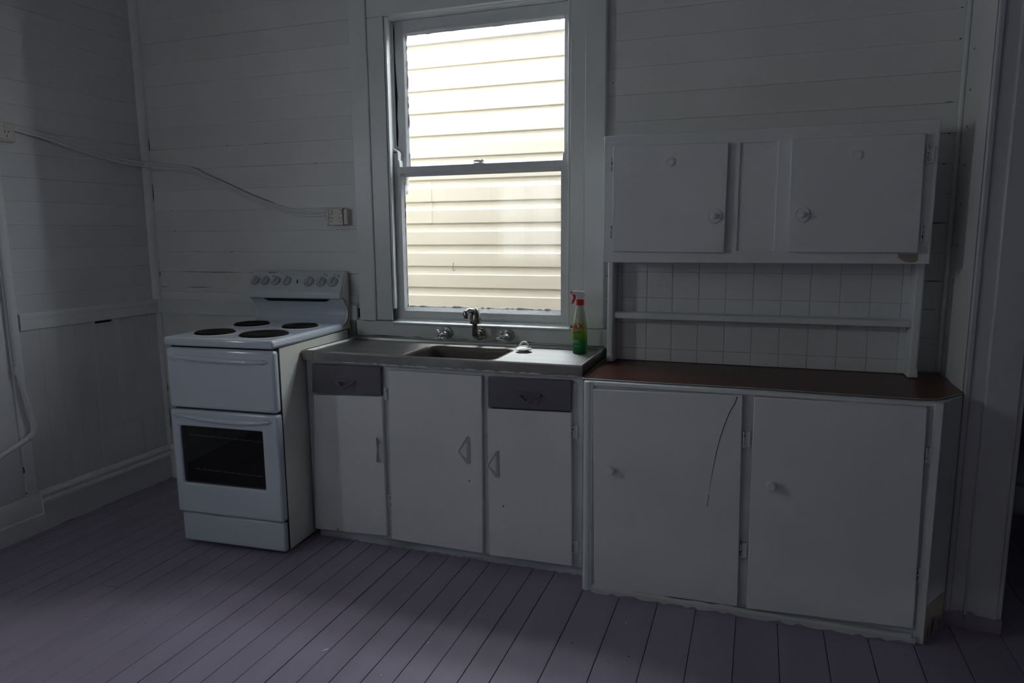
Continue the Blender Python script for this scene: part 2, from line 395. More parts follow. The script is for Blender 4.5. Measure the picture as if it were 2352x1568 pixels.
# baseboards
bp_ = [(0, 0), (.032, 0), (.032, .131), (.034, .135), (.036, .146), (.033, .154), (.027, .158), (.026, .166), (.030, .172), (.030, .181), (.022, .192), (.010, .198), (0, .198)]
bl = struct(build('baseboard_left', MB().prism([(XL + a, -.826, b) for a, b in bp_], (0, .826, 0)), 'trim', smooth=True))
build('plain_board', MB().prism([(XL + a, -3.4, b) for a, b in ((0, 0), (.030, 0), (.030, .085), (.026, .089), (.022, .092), (.022, .180), (.016, .190), (0, .19))], (0, 2.574, 0)), 'trim', bl, smooth=True)
bb = struct(build('baseboard_back', MB().prism([(XL, -a, b) for a, b in bp_], (1.3, 0, 0)), 'trim', smooth=True))

# ---- right return, doorway wall
wr = MB().box(XR + .012, -.366, 0, XR + .16, .014, H)
wall_right = struct(build('wall_right', wr, 'dark'))
build('board', MB().box(XR, -.20, 0, XR + .012, 0, H), 'wall', wall_right, bevel=.003)
build('board', MB().box(XR - .008, -.38, 0, XR + .012, -.2005, H), 'wall', wall_right, bevel=.003)
build('quad_bead', MB().box(XR - .016, -.024, .868, XR, -.0, H), 'trim', wall_right, bevel=.006)
for z in (1.24, 1.37, 1.52, 1.66, 1.80, 1.93, 2.07):
    build('nail_hole', MB().lathe([(.0001, 0), (.0035, 0), (.0035, .001)], (XR - .0005, -.10 - .01 * math.sin(z * 9), z), (-1, 0, 0), 8), 'crack', wall_right)
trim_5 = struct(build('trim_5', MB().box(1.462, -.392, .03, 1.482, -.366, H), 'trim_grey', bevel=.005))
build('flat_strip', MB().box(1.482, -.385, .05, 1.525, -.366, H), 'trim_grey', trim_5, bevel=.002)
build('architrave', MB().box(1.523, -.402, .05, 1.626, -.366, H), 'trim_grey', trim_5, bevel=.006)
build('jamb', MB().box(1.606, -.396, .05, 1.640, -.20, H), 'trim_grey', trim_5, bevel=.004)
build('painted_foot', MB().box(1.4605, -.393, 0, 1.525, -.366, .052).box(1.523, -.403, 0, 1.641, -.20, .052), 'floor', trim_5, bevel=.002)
build('crack', MB().box(1.459, -.3835, .08, 1.4612, -.3815, .22), 'crack', trim_5)
# wall right of the opening and the far side of the kitchen
wf = MB().box(2.45, -.38, 0, 3.2, -.26, H).box(1.64, -.38, 2.15, 2.45, -.26, H)
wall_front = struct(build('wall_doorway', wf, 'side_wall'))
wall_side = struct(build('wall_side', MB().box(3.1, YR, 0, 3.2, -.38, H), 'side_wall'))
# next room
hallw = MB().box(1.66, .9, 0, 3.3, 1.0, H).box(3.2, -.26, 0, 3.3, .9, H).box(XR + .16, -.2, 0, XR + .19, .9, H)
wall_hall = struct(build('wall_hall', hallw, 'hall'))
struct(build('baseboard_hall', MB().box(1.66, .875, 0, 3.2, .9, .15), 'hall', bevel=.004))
# rear wall with its own window
wq = MB()
rx0, rx1, rz0, rz1 = -2.2, -1.45, 1.1, 2.05
wq.box(XL, YR - .1, 0, rx0, YR, H).box(rx1, YR - .1, 0, 3.2, YR, H).box(rx0, YR - .1, 0, rx1, YR, rz0).box(rx0, YR - .1, rz1, rx1, YR, H)
struct(build('wall_rear', wq, 'wall'))
w2 = struct(build('window_2', frame_slab(MB(), rx0 - .08, rx1 + .08, rz0 - .08, rz1 + .08, rx0 + .03, rx1 - .03, rz0 + .03, rz1 - .03, YR, YR + .03), 'trim', bevel=.004))
build('mullion', MB().box((rx0+rx1)/2-.02, YR - .03, rz0, (rx0+rx1)/2+.02, YR + .02, rz1), 'trim', w2)
build('meeting_rail', MB().box(rx0, YR - .03, (rz0+rz1)/2-.02, rx1, YR + .02, (rz0+rz1)/2+.02), 'trim', w2)
build('pane', MB().box(rx0, YR - .05, rz0, rx1, YR - .046, rz1), 'glass', w2)
cm, cnt, cb_, co_ = newmat('sheer_curtain_cloth')
_t = cnt.nodes.new('ShaderNodeBsdfTranslucent'); _t.inputs[0].default_value = (.42, .42, .41, 1); _mx = cnt.nodes.new('ShaderNodeMixShader'); _mx.inputs[0].default_value = .35
_tr = cnt.nodes.new('ShaderNodeBsdfTransparent'); _d = cnt.nodes.new('ShaderNodeBsdfDiffuse'); _m2 = cnt.nodes.new('ShaderNodeMixShader'); _m2.inputs[0].default_value = .04; _d.inputs[0].default_value = (.5, .5, .5, 1)
cnt.links.new(_d.outputs[0], _mx.inputs[2]); cnt.links.new(_t.outputs[0], _mx.inputs[1]); cnt.links.new(_mx.outputs[0], _m2.inputs[1]); cnt.links.new(_tr.outputs[0], _m2.inputs[2]); cnt.links.new(_m2.outputs[0], co_.inputs[0])
cu = MB(); nseg = 90; vs = []
for i in range(nseg + 1):
    x = rx0 - .1 + (rx1 - rx0 + .2) * i / nseg; y = YR + .07 + .014 * math.sin(i * .9) + .006 * math.sin(i * 2.3)
    vs += [(x, y, rz0 - .15), (x, y, rz1 + .1)]
cu.add(vs, [(2 * i, 2 * i + 2, 2 * i + 3, 2 * i + 1) for i in range(nseg)])
tag(build('curtain', cu, cm, base=((rx0 + rx1) / 2, YR + .07, rz0 - .15), smooth=True, angle=180), 'sheer white curtain over the rear window, seen only as a faint reflection', 'curtain')
struct(build('ceiling', MB().box(XL - .1, YR - .1, H, 3.3, .13, H + .1).box(1.66, .13, H, 3.3, 1.0, H + .1), 'ceiling'))

# ================================================================= WINDOW
win = MB()
# left casing: outer back band, inner flat
win.box(-1.152, -.036, .992, -1.056, .0, 2.62)
window = struct(build('window_1', win, 'trim', bevel=.005))
build('casing', MB().box(-1.056, -.026, .996, -.967, .012, 2.4515), 'trim', window, bevel=.003)
build('casing', MB().box(.022, -.036, .993, .115, .0, 2.62), 'trim', window, bevel=.005)
build('casing', MB().box(-.046, -.026, 1.000, .022, .012, 2.4515), 'trim', window, bevel=.003)
build('head_casing', MB().box(-1.056, -.026, 2.452, .022, .012, 2.62), 'trim', window, bevel=.003)
build('jamb', MB().box(-.985, .0, .96, -.964, .13, 2.47), 'trim', window, bevel=.001)
build('jamb', MB().box(-.047, .0, .96, -.02, .13, 2.47), 'trim', window, bevel=.001)
build('head_jamb', MB().box(-.97, .0, 2.447, -.045, .13, 2.47), 'trim', window, bevel=.001)
build('parting_bead', MB().box(-.964, .047, 1.0, -.955, .054, 2.447), 'trim', window)
build('parting_bead', MB().box(-.056, .047, 1.0, -.047, .054, 2.447), 'trim', window)
build('stop_bead', MB().box(-.964, -.022, 1.055, -.953, .008, 2.447), 'trim', window, bevel=.003)
build('stop_bead', MB().box(-.058, -.022, 1.0, -.047, .008, 2.447), 'trim', window, bevel=.003)
build('window_stool', MB().prism([(-.967, -.032, .980), (-.967, -.032, .9885), (-.967, .014, .9975), (-.967, .05, .9975), (-.967, .16, .985), (-.967, .16, .96), (-.967, 0, .96)], (.923, 0, 0)), 'trim', window, bevel=.002)
build('apron_board', MB().box(-1.178, -.024, .900, .160, .0, .991), 'trim', window, bevel=.003)
build('crack', MB().prism([(-.965, -.019, .998), (-.965, -.019, 1.055), (-.962, -.019, 1.055), (-.961, -.019, .998)], (0, .02, 0)), 'crack', window)
for x0, x1 in ((-1.12, -.9), (-.86, -.80), (-.60, -.55), (-.43, -.38), (-.30, -.22)):
    hcrack(x0, x1, .9165, .003, -.0255, window)
hcrack(-1.135, -1.066, .9925, .002, -.037, window)
# lower sash
LS = build('sash', frame_slab(MB(), -.962, -.049, .997, 1.755, -.917, -.098, 1.043, 1.722, .013, .046), 'putty', window, bevel=.0025)
bev = MB()
frame_slab(bev, -.925, -.092, 1.040, 1.728, -.9065, -.104, 1.0672, 1.707, .032, .042)
build('glazing_bead', bev, 'putty', LS, bevel=.003)
build('pane', MB().box(-.92, .034, 1.055, -.095, .037, 1.725), 'glass', LS)
def bevel_frame(o, i, y0, y1):
    vs = [(o[0], y0, o[2]), (o[1], y0, o[2]), (o[1], y0, o[3]), (o[0], y0, o[3]), (i[0], y1, i[2]), (i[1], y1, i[2]), (i[1], y1, i[3]), (i[0], y1, i[3]), (o[0], y1, o[2]), (o[1], y1, o[2]), (o[1], y1, o[3]), (o[0], y1, o[3])]
    fs = []
    for k in range(4):
        j = (k + 1) % 4; fs += [(k, j, 4 + j, 4 + k), (4 + k, 4 + j, 8 + j, 8 + k), (8 + k, 8 + j, j, k)]
    return MB().add(vs, fs)
build('glazing_bevel', bevel_frame((-.9175, -.0975, 1.0432, 1.7225), (-.9080, -.1030, 1.0660, 1.7085), .0128, .0335), 'putty', LS)
def horn(x, s, z0, z1, y0, y1, d=1):
    pts = [(0, 0), (.042, 0), (.040, .35), (.034, .40), (.034, .78), (.024, .9), (.012, .93), (.010, 1.0), (0, 1.0)]
    return MB().prism([(x + s * a, y0, z0 + (z1 - z0) * b) for a, b in pts], (0, y1 - y0, 0))
build('sash_horn', horn(-.962, 1, 1.752, 1.846, .013, .046), 'putty', LS, bevel=.001)
build('sash_horn', horn(-.049, -1, 1.752, 1.846, .013, .046), 'putty', LS, bevel=.001)
for x, z in ((-.947, 1.826), (-.94, 1.8255), (-.064, 1.818)):
    build('nail_hole', MB().lathe([(.0001, 0), (.0035, 0), (.0035, .001)], (x, .0122, z), (0, -1, 0), 10), 'crack', LS)
lk = build('sash_lock', MB().lathe([(.0005, 0), (.013, .0), (.013, .005), (.009, .007), (.0005, .007)], (-.497, .03, 1.755), (0, 0, 1), 14).box(-.53, .018, 1.755, -.478, .042, 1.759), 'trim', LS, smooth=True)
build('lock_lever', MB().tube([(-.53, .024, 1.768), (-.512, .022, 1.770), (-.49, .02, 1.767), (-.476, .016, 1.772)], .005, 8, rs=[.004, .006, .006, .009]), 'trim', LS, smooth=True)
# upper sash
US = build('sash', frame_slab(MB(), -.957, -.052, 1.725, 2.446, -.905, -.095, 1.756, 2.390, .057, .090), 'putty', window, bevel=.0025)
build('glazing_bead', frame_slab(MB(), -.913, -.088, 1.75, 2.398, -.896, -.099, 1.76, 2.380, .070, .080), 'putty', US, bevel=.003)
build('glazing_bead', frame_slab(MB(), -.918, -.083, 1.75, 2.402, -.903, -.094, 1.756, 2.387, .0575, .066), 'putty', US, bevel=.003)
build('pane', MB().box(-.91, .074, 1.73, -.09, .077, 2.395), 'glass', US)
build('glazing_bevel', bevel_frame((-.9055, -.0945, 1.7555, 2.3905), (-.8945, -.100, 1.762, 2.378), .0568, .0735), 'putty', US)
random.seed(21)
def ragged(p0, d, up, L_, h0, h1, thick, step=.012):
    p0 = Vector(p0); d = Vector(d); up = Vector(up); n = max(2, int(L_ / step)); top = []
    for k in range(n + 1):
        t = L_ * k / n; top.append(p0 + d * t + up * (h0 + (h1 - h0) * random.random() ** 1.6))
    return MB().prism([tuple(p0)] + [tuple(t) for t in top] + [tuple(p0 + d * L_)], thick)
build('ragged_putty', ragged((-.905, .0330, 1.064), (1, 0, 0), (0, 0, 1), .80, .001, .0075, (0, .0006, 0), .014), 'knob', LS)
build('ragged_putty', ragged((-.909, .0330, 1.066), (0, 0, 1), (1, 0, 0), .64, .0005, .0055, (0, .0006, 0), .016), 'knob', LS)
build('ragged_putty', ragged((-.896, .0730, 1.76), (0, 0, 1), (1, 0, 0), .62, .0005, .0075, (0, .0006, 0), .018), 'knob', US)
build('ragged_putty', ragged((-.896, .0730, 2.380), (1, 0, 0), (0, 0, -1), .79, .0005, .005, (0, .0006, 0), .016), 'knob', US)
def horn_dn(x, s):
    pts = [(0, 0), (.046, 0), (.046, .45), (.042, .5), (.042, .75), (.034, .86), (.020, .9), (.016, 1.0), (0, 1.0)]
    return MB().prism([(x + s * a, .057, 1.727 - .118 * b) for a, b in pts], (0, .033, 0))
build('sash_horn', horn_dn(-.957, 1), 'putty', US, bevel=.002)
build('sash_horn', horn_dn(-.052, -1), 'putty', US, bevel=.002)
gp = [(-.9555, .0555, 2.44), (-.951, .0555, 2.40), (-.9525, .0555, 2.3), (-.949, .0555, 2.2), (-.943, .0555, 2.1), (-.949, .0555, 2.0), (-.945, .0555, 1.93), (-.95, .0555, 1.86), (-.957, .0555, 1.86), (-.957, .0555, 2.44)]
build('crack', MB().prism(gp, (0, .003, 0)), 'crack', US)
build('crack', MB().box(-.058, .0550, 2.37, -.0535, .0568, 2.444).lathe([(.0001, 0), (.006, 0), (.006, .001)], (-.064, .0565, 2.378), (0, -1, 0), 8), 'crack', US)

# ================================================================= OUTSIDE
NB = empty('neighbour_house', (-.5, 1.05, -.6), 'cream weatherboard wall of the house next door seen through the window', 'building')
SP, NY = .1385, 1.05
zz = 2.603
def siding(x0, x1, z1, extra=0):
    y = NY - extra
    prof = [(y + .016, z1 + .003), (y + .013, z1 - .001), (y + .003, z1 - .050), (y, z1 - .056), (y, z1 - SP + .003), (y + .003, z1 - SP - .001), (y + .016, z1 - SP - .001)]
    return MB().prism([(x0, a, b) for a, b in prof], (x1 - x0, 0, 0))
i = 0
while zz > -.5:
    if i in (5, 6, 7):
        build('siding_board', siding(-7, -1.262, zz), 'siding', NB); build('siding_board', siding(-1.262, 1.6, zz), 'siding', NB)
    else:
        build('siding_board', siding(-7, 1.6, zz), 'siding', NB)
    zz -= SP; i += 1
build('joint_cover', siding(-1.290, -1.252, 2.603 - SP * 6, .0025), 'siding', NB)
build('joint_cover', siding(-1.288, -1.250, 2.603 - SP * 7, .0025), 'siding', NB)
build('wall_core', MB().box(-7, NY + .017, -.6, 1.6, NY + .3, 2.69), 'siding', NB)
build('fascia', MB().box(-7, NY - .014, 2.606, 1.6, NY + .02, 2.69), 'fascia', NB, bevel=.003)
build('wire_tie', MB().tube([(-1.103, 1.045, 1.243), (-1.104, 1.040, 1.215), (-1.104, 1.040, 1.188), (-1.09, 1.038, 1.196)], .0022, 6), 'ink', NB)
struct(build('ground', MB().box(-8, -9, -.75, 6, 8, -.6), 'ground'))
struct(build('wall_outer', MB().box(-6, T, -.6, -1.02, .13, H).box(.09, T, -.6, 1.6, .13, H).box(-1.02, T, -.6, .09, .13, .96).box(-1.02, T, 2.5, .09, .13, H), 'siding'))
struct(build('shade_eave', MB().box(-6, T, H, 1.6, .58, H + .1), 'fascia'))  # unseen overhang, added to keep sky light off the siding

# ================================================================= STOVE
SY = math.radians(3.496)
SK, SDZ = 1.03, -.0428
ST = empty('stove', (-1.362, -.7295, 0), 'white freestanding electric stove with four black hotplates and raised control panel', 'stove', rz=SY, local=True)
sx0, sx1 = -.353, .178
build('body', MB().box(sx0, .068, .055, sx1, .655, .955), 'enamel_side', ST, bevel=.003)
build('front_gap', MB().box(sx0 + .003, .046, .06, sx1 - .0015, .0682, .9575), 'dark', ST)
kick = build('kick_panel', MB().box(-.350, .028, .058, .180, .058, .192), 'enamel', ST, bevel=.010, seg=3)
for x, y in ((-.32, .12), (.13, .12), (-.32, .6), (.13, .6)):
    build('foot', MB().lathe([(.018, .06), (.020, .053), (.026, .048), (.026, .0416)], (x, y, 0), (0, 0, 1), 16), 'black_plastic', ST, smooth=True)
def lens_handle(mb, x0, x1, zc, sag, h, d, y, n=22):
    vs = []; fs = []; m = 10
    for i in range(n + 1):
        t = i / n; e = max(0.0, 1 - abs(2 * t - 1) ** 3.5) ** .6; x = x0 + (x1 - x0) * t
        c = zc + .010 * (1 - t) - sag * (1 - (2 * t - 1) ** 2)
        for j in range(m + 1):
            a = PI * j / m
            vs.append((x, y - (d * e + .0005) * math.sin(a), c + (h / 2 * e + .0005) * math.cos(a)))
    for i in range(n):
        for j in range(m):
            fs.append((i * (m + 1) + j, (i + 1) * (m + 1) + j, (i + 1) * (m + 1) + j + 1, i * (m + 1) + j + 1))
    return mb.add(vs, fs)
dU = build('upper_door', MB().box(-.357, .014, .682, .186, .054, .950), 'enamel', ST, bevel=.016, seg=4)
build('handle', lens_handle(MB(), -.342, .158, .902, .006, .024, .020, .016), 'enamel', dU, smooth=True, angle=80)
dL = build('oven_door', frame_slab(MB(), -.357, .186, .200, .674, -.316, .105, .338, .600, .014, .054), 'enamel', ST, bevel=.010, seg=3)
build('handle', lens_handle(MB(), -.342, .160, .645, .014, .026, .022, .016), 'enamel', dL, smooth=True, angle=80)
for hd, zc in ((dU, .902), (dL, .645)):
    for s, xx in ((1, -.342), (-1, .160)):
        build('grime_line', MB().tube([(xx + s * .045, .0148, zc + .010), (xx + s * .02, .0140, zc + .007), (xx, .0138, zc), (xx + s * .02, .0140, zc - .009), (xx + s * .045, .0146, zc - .011)], .0008, 5), 'brass_worn', hd)
build('oven_glass', MB().box(-.320, .026, .334, .109, .030, .604), 'oven_glass', dL)
cav = MB().box(-.30, .40, .345, .09, .41, .595).box(-.31, .064, .33, -.30, .41, .60).box(.09, .064, .33, .10, .41, .60).box(-.31, .064, .33, .10, .41, .345).box(-.31, .064, .595, .10, .41, .60)
# cavity: cut the body front behind the glass by building the liner in front of it
build('oven_liner', MB().box(-.316, .048, .338, .105, .0495, .600), 'black_plastic', dL)
for zc, xa in ((.396, -.27), (.552, -.29)):
    r_ = build('oven_rack', MB().tube([(xa, .036, zc + .004), (.085, .036, zc - .004)], .0015, 6), 'wire', ST)
    for i in range(10):
        t_ = (i + .5) / 10; xx = xa + (.085 - xa) * t_; zz_ = zc + .004 - .008 * t_
        build('wire', MB().tube([(xx, .036, zz_ + .0005), (xx, .042, zz_ + .004)], .0013, 5), 'wire', r_)
# hob
hob = build('hob', MB().box(-.360, .006, .958, .189, .600, .996), 'enamel', ST, bevel=.014, seg=4)
for nm, (x, y, r) in {'a': (-.208, .158, .087), 'b': (-.229, .452, .084), 'c': (.048, .155, .105), 'd': (.052, .429, .084)}.items():
    hr = build('hotplate', MB().lathe([(.001, 1.0045), (r * .30, 1.0045), (r * .32, 1.0036), (r * .36, 1.0060), (r * .92, 1.0065), (r * .99, 1.0015), (r * .992, .997)], (x, y, 0), n=40), 'plate', ST, smooth=True)
    build('steel_rim', MB().lathe([(r * .985, .9990), (r * 1.010, .9988), (r * 1.018, .996), (r * .985, .995)], (x, y, 0), n=40, cap=False), 'steel_rim', hr, smooth=True)
    build('drip_surround', MB().lathe([(r * 1.01, .9978), (r * 1.09, .9982), (r * 1.18, .9955)], (x, y, 0), n=40, cap=False), 'enamel', hr, smooth=True)
# back splash
curve = [(.612, 1.112), (.628, 1.100), (.648, 1.080), (.660, 1.055), (.662, 1.030), (.652, 1.008), (.634, .993), (.61, .986), (.57, .984), (.57, .970)]
sp_in = [(a + .003, b) for a, b in curve]
build('splash_back', MB().prism([(-.345, a, b) for a, b in curve] + [(-.345, .668, .970), (-.345, .668, 1.112)], (.508, 0, 0)), 'enamel', ST, smooth=True, angle=25)
sidep = [(.612, 1.112), (.662, 1.055), (.662, 1.030), (.650, 1.005), (.628, .990), (.590, .980), (.570, .961), (.683, .961), (.683, 1.235), (.675, 1.244), (.664, 1.240), (.61, 1.125)]
build('end_cap', MB().prism([(.166, a, b) for a, b in sidep], (.013, 0, 0)), 'enamel_side', ST, bevel=.002)
build('end_cap', MB().prism([(-.352, a, b) for a, b in sidep], (.010, 0, 0)), 'enamel_side', ST, bevel=.002)
build('seam', MB().tube([(.1795, a, b) for a, b in [(.606, 1.117), (.622, 1.118), (.640, 1.100), (.660, 1.070), (.6665, 1.045), (.664, 1.022), (.650, 1.000), (.628, .986), (.600, .978), (.582, .966), (.572, .957)]], .0013, 6), 'crack', ST)
# right end of the splash sheet curls in front of the end cap
build('splash_lip', MB().prism([(.150, a - .001, b) for a, b in curve[:-1]] + [(.150, a + .004, b) for a, b in curve[:-1]][::-1], (.0165, 0, 0)), 'enamel', ST, smooth=True, angle=25)
pan = [(.600, 1.113), (.601, 1.145), (.606, 1.152), (.656, 1.243), (.662, 1.249), (.682, 1.249), (.682, 1.113)]
cp = build('control_panel', MB().prism([(-.354, a, b) for a, b in pan], (.528, 0, 0)), 'panel', ST, bevel=.007, seg=3)
build('vent_slot', MB().prism([(-.272, .6115, 1.1125), (-.240, .6115, 1.0985), (.082, .6115, 1.0985), (.113, .6115, 1.1125)], (0, .05, 0)), 'dark', ST)
nrm = Vector((0, -(1.243 - 1.152), (.656 - .606))).normalized()   # face normal of the sloping panel
def on_panel(x, z, d=0): t = (z - 1.152) / (1.243 - 1.152); return Vector((x, .606 + .050 * t, z)) + nrm * d
for i, x in enumerate((-.325, -.267, -.204, -.141, -.013, .055, .120)):
    zc = 1.200 if i < 4 else 1.198
    r = .023 if i < 4 else .0245
    kb = build('knob', MB().lathe([(r, 0), (r * .97, .006), (r * .80, .009), (r * .76, .011), (.0005, .0115)], on_panel(x, zc, .0005), nrm, 26), 'knob', cp, smooth=True)
    up = Vector((0, .48, .877)).normalized(); rt = Vector((1, 0, 0))
    tilt = (up * math.cos(-.35) + rt * math.sin(.35))
    side = tilt.cross(nrm)
    c0 = on_panel(x, zc, .010)
    q = [c0 - tilt * r * .78 - side * r * .2, c0 - tilt * r * .78 + side * r * .2, c0 + tilt * r * .78 + side * r * .14, c0 + tilt * r * .78 - side * r * .14]
    build('grip', MB().prism([tuple(p) for p in q], tuple(nrm * .009)), 'knob', kb, bevel=.002)
    a0 = random.uniform(-.3, .3)
    arc = [tuple(on_panel(x, zc, .0008) + rt * r * 1.14 * math.cos(a) + up * r * 1.14 * math.sin(a)) for a in [(-2.9 + a0) + j * .28 for j in range(13)]]
    build('dial_ring', MB().tube(arc, .0008, 5), 'ink', kb)
for x, z, r in ((-.224, 1.222, .0035), (-.31, 1.232, .0018), (-.25, 1.236, .0018), (-.18, 1.237, .0018), (-.11, 1.232, .0022), (.078, 1.2275, .0035), (.144, 1.2245, .0036), (.063, 1.234, .0026), (.122, 1.229, .0028)):
    build('indicator_dot', MB().lathe([(.0001, 0), (r, 0), (r, .0008), (.0001, .001)], on_panel(x, z), nrm, 10), 'black_plastic', cp)
lt = build('indicator_window', MB().lathe([(.0125, 0), (.0125, .0015), (.010, .002)], on_panel(-.078, 1.196), nrm, 18, sx=.55, sy=1.15), 'panel', cp, smooth=True)
build('dark_lens', MB().lathe([(.0085, .0), (.0085, .0028), (.0001, .003)], on_panel(-.078, 1.196), nrm, 16, sx=.5, sy=1.1), 'black_plastic', lt)

def text_mesh(name, body, size, mat, parent, mapf, extrude=.0004, shear=0.0, res=2, offset=0.0):
    cu = bpy.data.curves.new('txt', 'FONT'); cu.body = body; cu.size = size; cu.extrude = extrude; cu.resolution_u = res; cu.align_x = 'CENTER'; cu.align_y = 'CENTER'; cu.shear = shear; cu.offset = offset
    to = bpy.data.objects.new('txt', cu); C.objects.link(to)
    dg = bpy.context.evaluated_depsgraph_get(); me = bpy.data.meshes.new_from_object(to.evaluated_get(dg))
    bpy.data.objects.remove(to, do_unlink=True); bpy.data.curves.remove(cu)
    for v in me.vertices:
        v.co = mapf(v.co)
        if root_off(parent) is None: v.co = v.co * SK + Vector((0, 0, SDZ))
    me.name = name; me.materials.clear(); me.materials.append(M[mat])
    o = bpy.data.objects.new(name, me); C.objects.link(o); o.parent = parent
    return o
upv = Vector((0, .050, .091)).normalized()
text_mesh('lettering', 'Westinghouse', .0095, 'ink', cp, lambda c: on_panel(-.232 + c.x, 1.2395, 0) + upv * c.y + nrm * (.0005 + c.z))
for i in range(7):
    xk = (-.325, -.267, -.204, -.141, -.013, .055, .120)[i]
    mk = MB()
    for a in range(5 if i < 4 else 9):
        an = -PI / 2 + (a - (2 if i < 4 else 4)) * .45
        if i < 4: continue
        p = on_panel(xk, 1.198, .0004) + Vector((1, 0, 0)) * .031 * math.cos(an) + upv * .031 * math.sin(an)
        mk.lathe([(.0001, 0), (.0011, 0), (.0011, .0004)], p, nrm, 5)
    if mk.v: build('dial_marks', mk, 'ink', cp)

# ================================================================= SINK BENCH (stainless steel top)
bx0, bx1, by0, by1, bz = -1.188, .127, -.485, -.028, .908
SB = empty('sink_bench', ((bx0 + bx1) / 2, (by0 + by1) / 2, .862), 'long stainless steel sink bench top with one bowl under the window', 'sink')
def ring_edges(bm, pts):
    vs = [bm.verts.new(p) for p in pts]; return [bm.edges.new((vs[i], vs[(i + 1) % len(vs)])) for i in range(len(vs))], vs
def rrect(x0, x1, y0, y1, r, n=7):
    out = []
    for cx, cy, a0 in ((x1 - r, y1 - r, 0), (x0 + r, y1 - r, PI / 2), (x0 + r, y0 + r, PI), (x1 - r, y0 + r, 1.5 * PI)):
        for i in range(n): a = a0 + (PI / 2) * i / (n - 1); out.append((cx + r * math.cos(a), cy + r * math.sin(a)))
    return out
hx0, hx1, hy0, hy1 = -.718, -.278, -.425, -.115
zt = .894
bm = bmesh.new()
off = SB.location
outer = [(bx0 + .014, by0 + .014), (bx1 - .014, by0 + .014), (bx1 - .014, by1 - .008), (bx0 + .014, by1 - .008)]
e1, v1 = ring_edges(bm, [(x - off.x, y - off.y, zt - off.z) for x, y in outer])
inn = rrect(hx0, hx1, hy0, hy1, .055)
e2, v2 = ring_edges(bm, [(x - off.x, y - off.y, zt - off.z) for x, y in inn])
bmesh.ops.triangle_fill(bm, edges=e1 + e2, use_beauty=True)
kill = [f for f in bm.faces if hx0 - off.x < f.calc_center_median().x < hx1 - off.x and hy0 - off.y < f.calc_center_median().y < hy1 - off.y and all(v in v2 for v in f.verts)]
bmesh.ops.delete(bm, geom=kill, context='FACES_ONLY')
def loop(bm, prev, pts):
    vs = [bm.verts.new(p) for p in pts]
    for i in range(len(vs)): bm.faces.new((prev[i], prev[(i + 1) % len(vs)], vs[(i + 1) % len(vs)], vs[i]))
    return vs
# rolled lip round the outside
lipz = [(0.010, zt + .003), (.004, bz - .002), (0.0, bz)]
def outr(d): return [(bx0 + .014 - d[0], by0 + .014 - d[0]), (bx1 - .014 + d[0], by0 + .014 - d[0]), (bx1 - .014 + d[0], by1 - .008 + d[0] * .5), (bx0 + .014 - d[0], by1 - .008 + d[0] * .5)]
prev = v1
for d, z in ((.004, zt + .010), (.007, bz - .001), (.011, bz), (.014, bz - .003), (.014, .864), (.008, .862), (.004, .862)):
    prev = loop(bm, prev, [(x - off.x, y - off.y, z - off.z) for x, y in outr((d,))])
me = bpy.data.meshes.new('drainer_top'); bmesh.ops.recalc_face_normals(bm, faces=bm.faces); bm.to_mesh(me); bm.free()
me.materials.append(M['steel'])
top = bpy.data.objects.new('drainer_top', me); C.objects.link(top); top.parent = SB
me.set_sharp_from_angle(angle=math.radians(40))
for p in me.polygons: p.use_smooth = True
bm = bmesh.new()
rings = [((0, zt)), ]
prev = [bm.verts.new((x - off.x, y - off.y, zt + .0008 - off.z)) for x, y in rrect(hx0 - .006, hx1 + .006, hy0 - .006, hy1 + .006, .060)]
for d, z, r in ((.000, zt + .0012, .055), (.004, zt - .003, .052), (.006, zt - .02, .05), (.012, zt - .14, .045), (.022, zt - .158, .04), (.045, zt - .165, .03)):
    prev = loop(bm, prev, [(x - off.x, y - off.y, z - off.z) for x, y in rrect(hx0 + d, hx1 - d, hy0 + d, hy1 - d, r)])
bm.faces.new(prev)
me = bpy.data.meshes.new('sink_bowl'); bmesh.ops.recalc_face_normals(bm, faces=bm.faces)
bm.to_mesh(me); bm.free(); me.materials.append(M['steel_bowl'])
bowl = bpy.data.objects.new('sink_bowl', me); C.objects.link(bowl); bowl.parent = SB
for p in me.polygons: p.use_smooth = True
me.set_sharp_from_angle(angle=math.radians(50))
build('drain', MB().lathe([(.035, .732), (.033, .734), (.012, .731), (.001, .731)], (-.5, -.27, 0), n=24), 'chrome', bowl, smooth=True)
build('front_edge', MB().box(bx0 + .001, by0 - .0015, .862, bx1 - .001, by0 + .004, bz - .008), 'steel_front', SB, bevel=.001)
build('corner_cap', MB().box(bx0 - .001, by0 - .0025, .862, bx0 + .062, by0 + .004, bz - .004), 'steel_front', SB)
build('corner_cap', MB().box(bx1 - .004, by0 - .0022, .862, bx1 + .0012, by1, bz - .003), 'steel_front', SB)
build('upstand', MB().box(bx0 + .01, -.030, .896, bx1 - .01, -.0245, .914), 'steel_front', SB, bevel=.001)
# paint smears along the bottom of the steel edge
sm = MB()
xx = -1.05
while xx < .1:
    l = random.uniform(.02, .09); h = random.uniform(.001, .006)
    sm.prism([(xx, by0 - .0022, .860), (xx + l * .1, by0 - .0022, .862 + h * .6), (xx + l * .4, by0 - .0022, .862 + h), (xx + l * .8, by0 - .0022, .862 + h * .7), (xx + l, by0 - .0022, .860)], (0, .002, 0))
    xx += l * random.uniform(.8, 1.3)
o = build('paint_smear', sm, 'cab_edge', SB); o['kind'] = 'stuff'

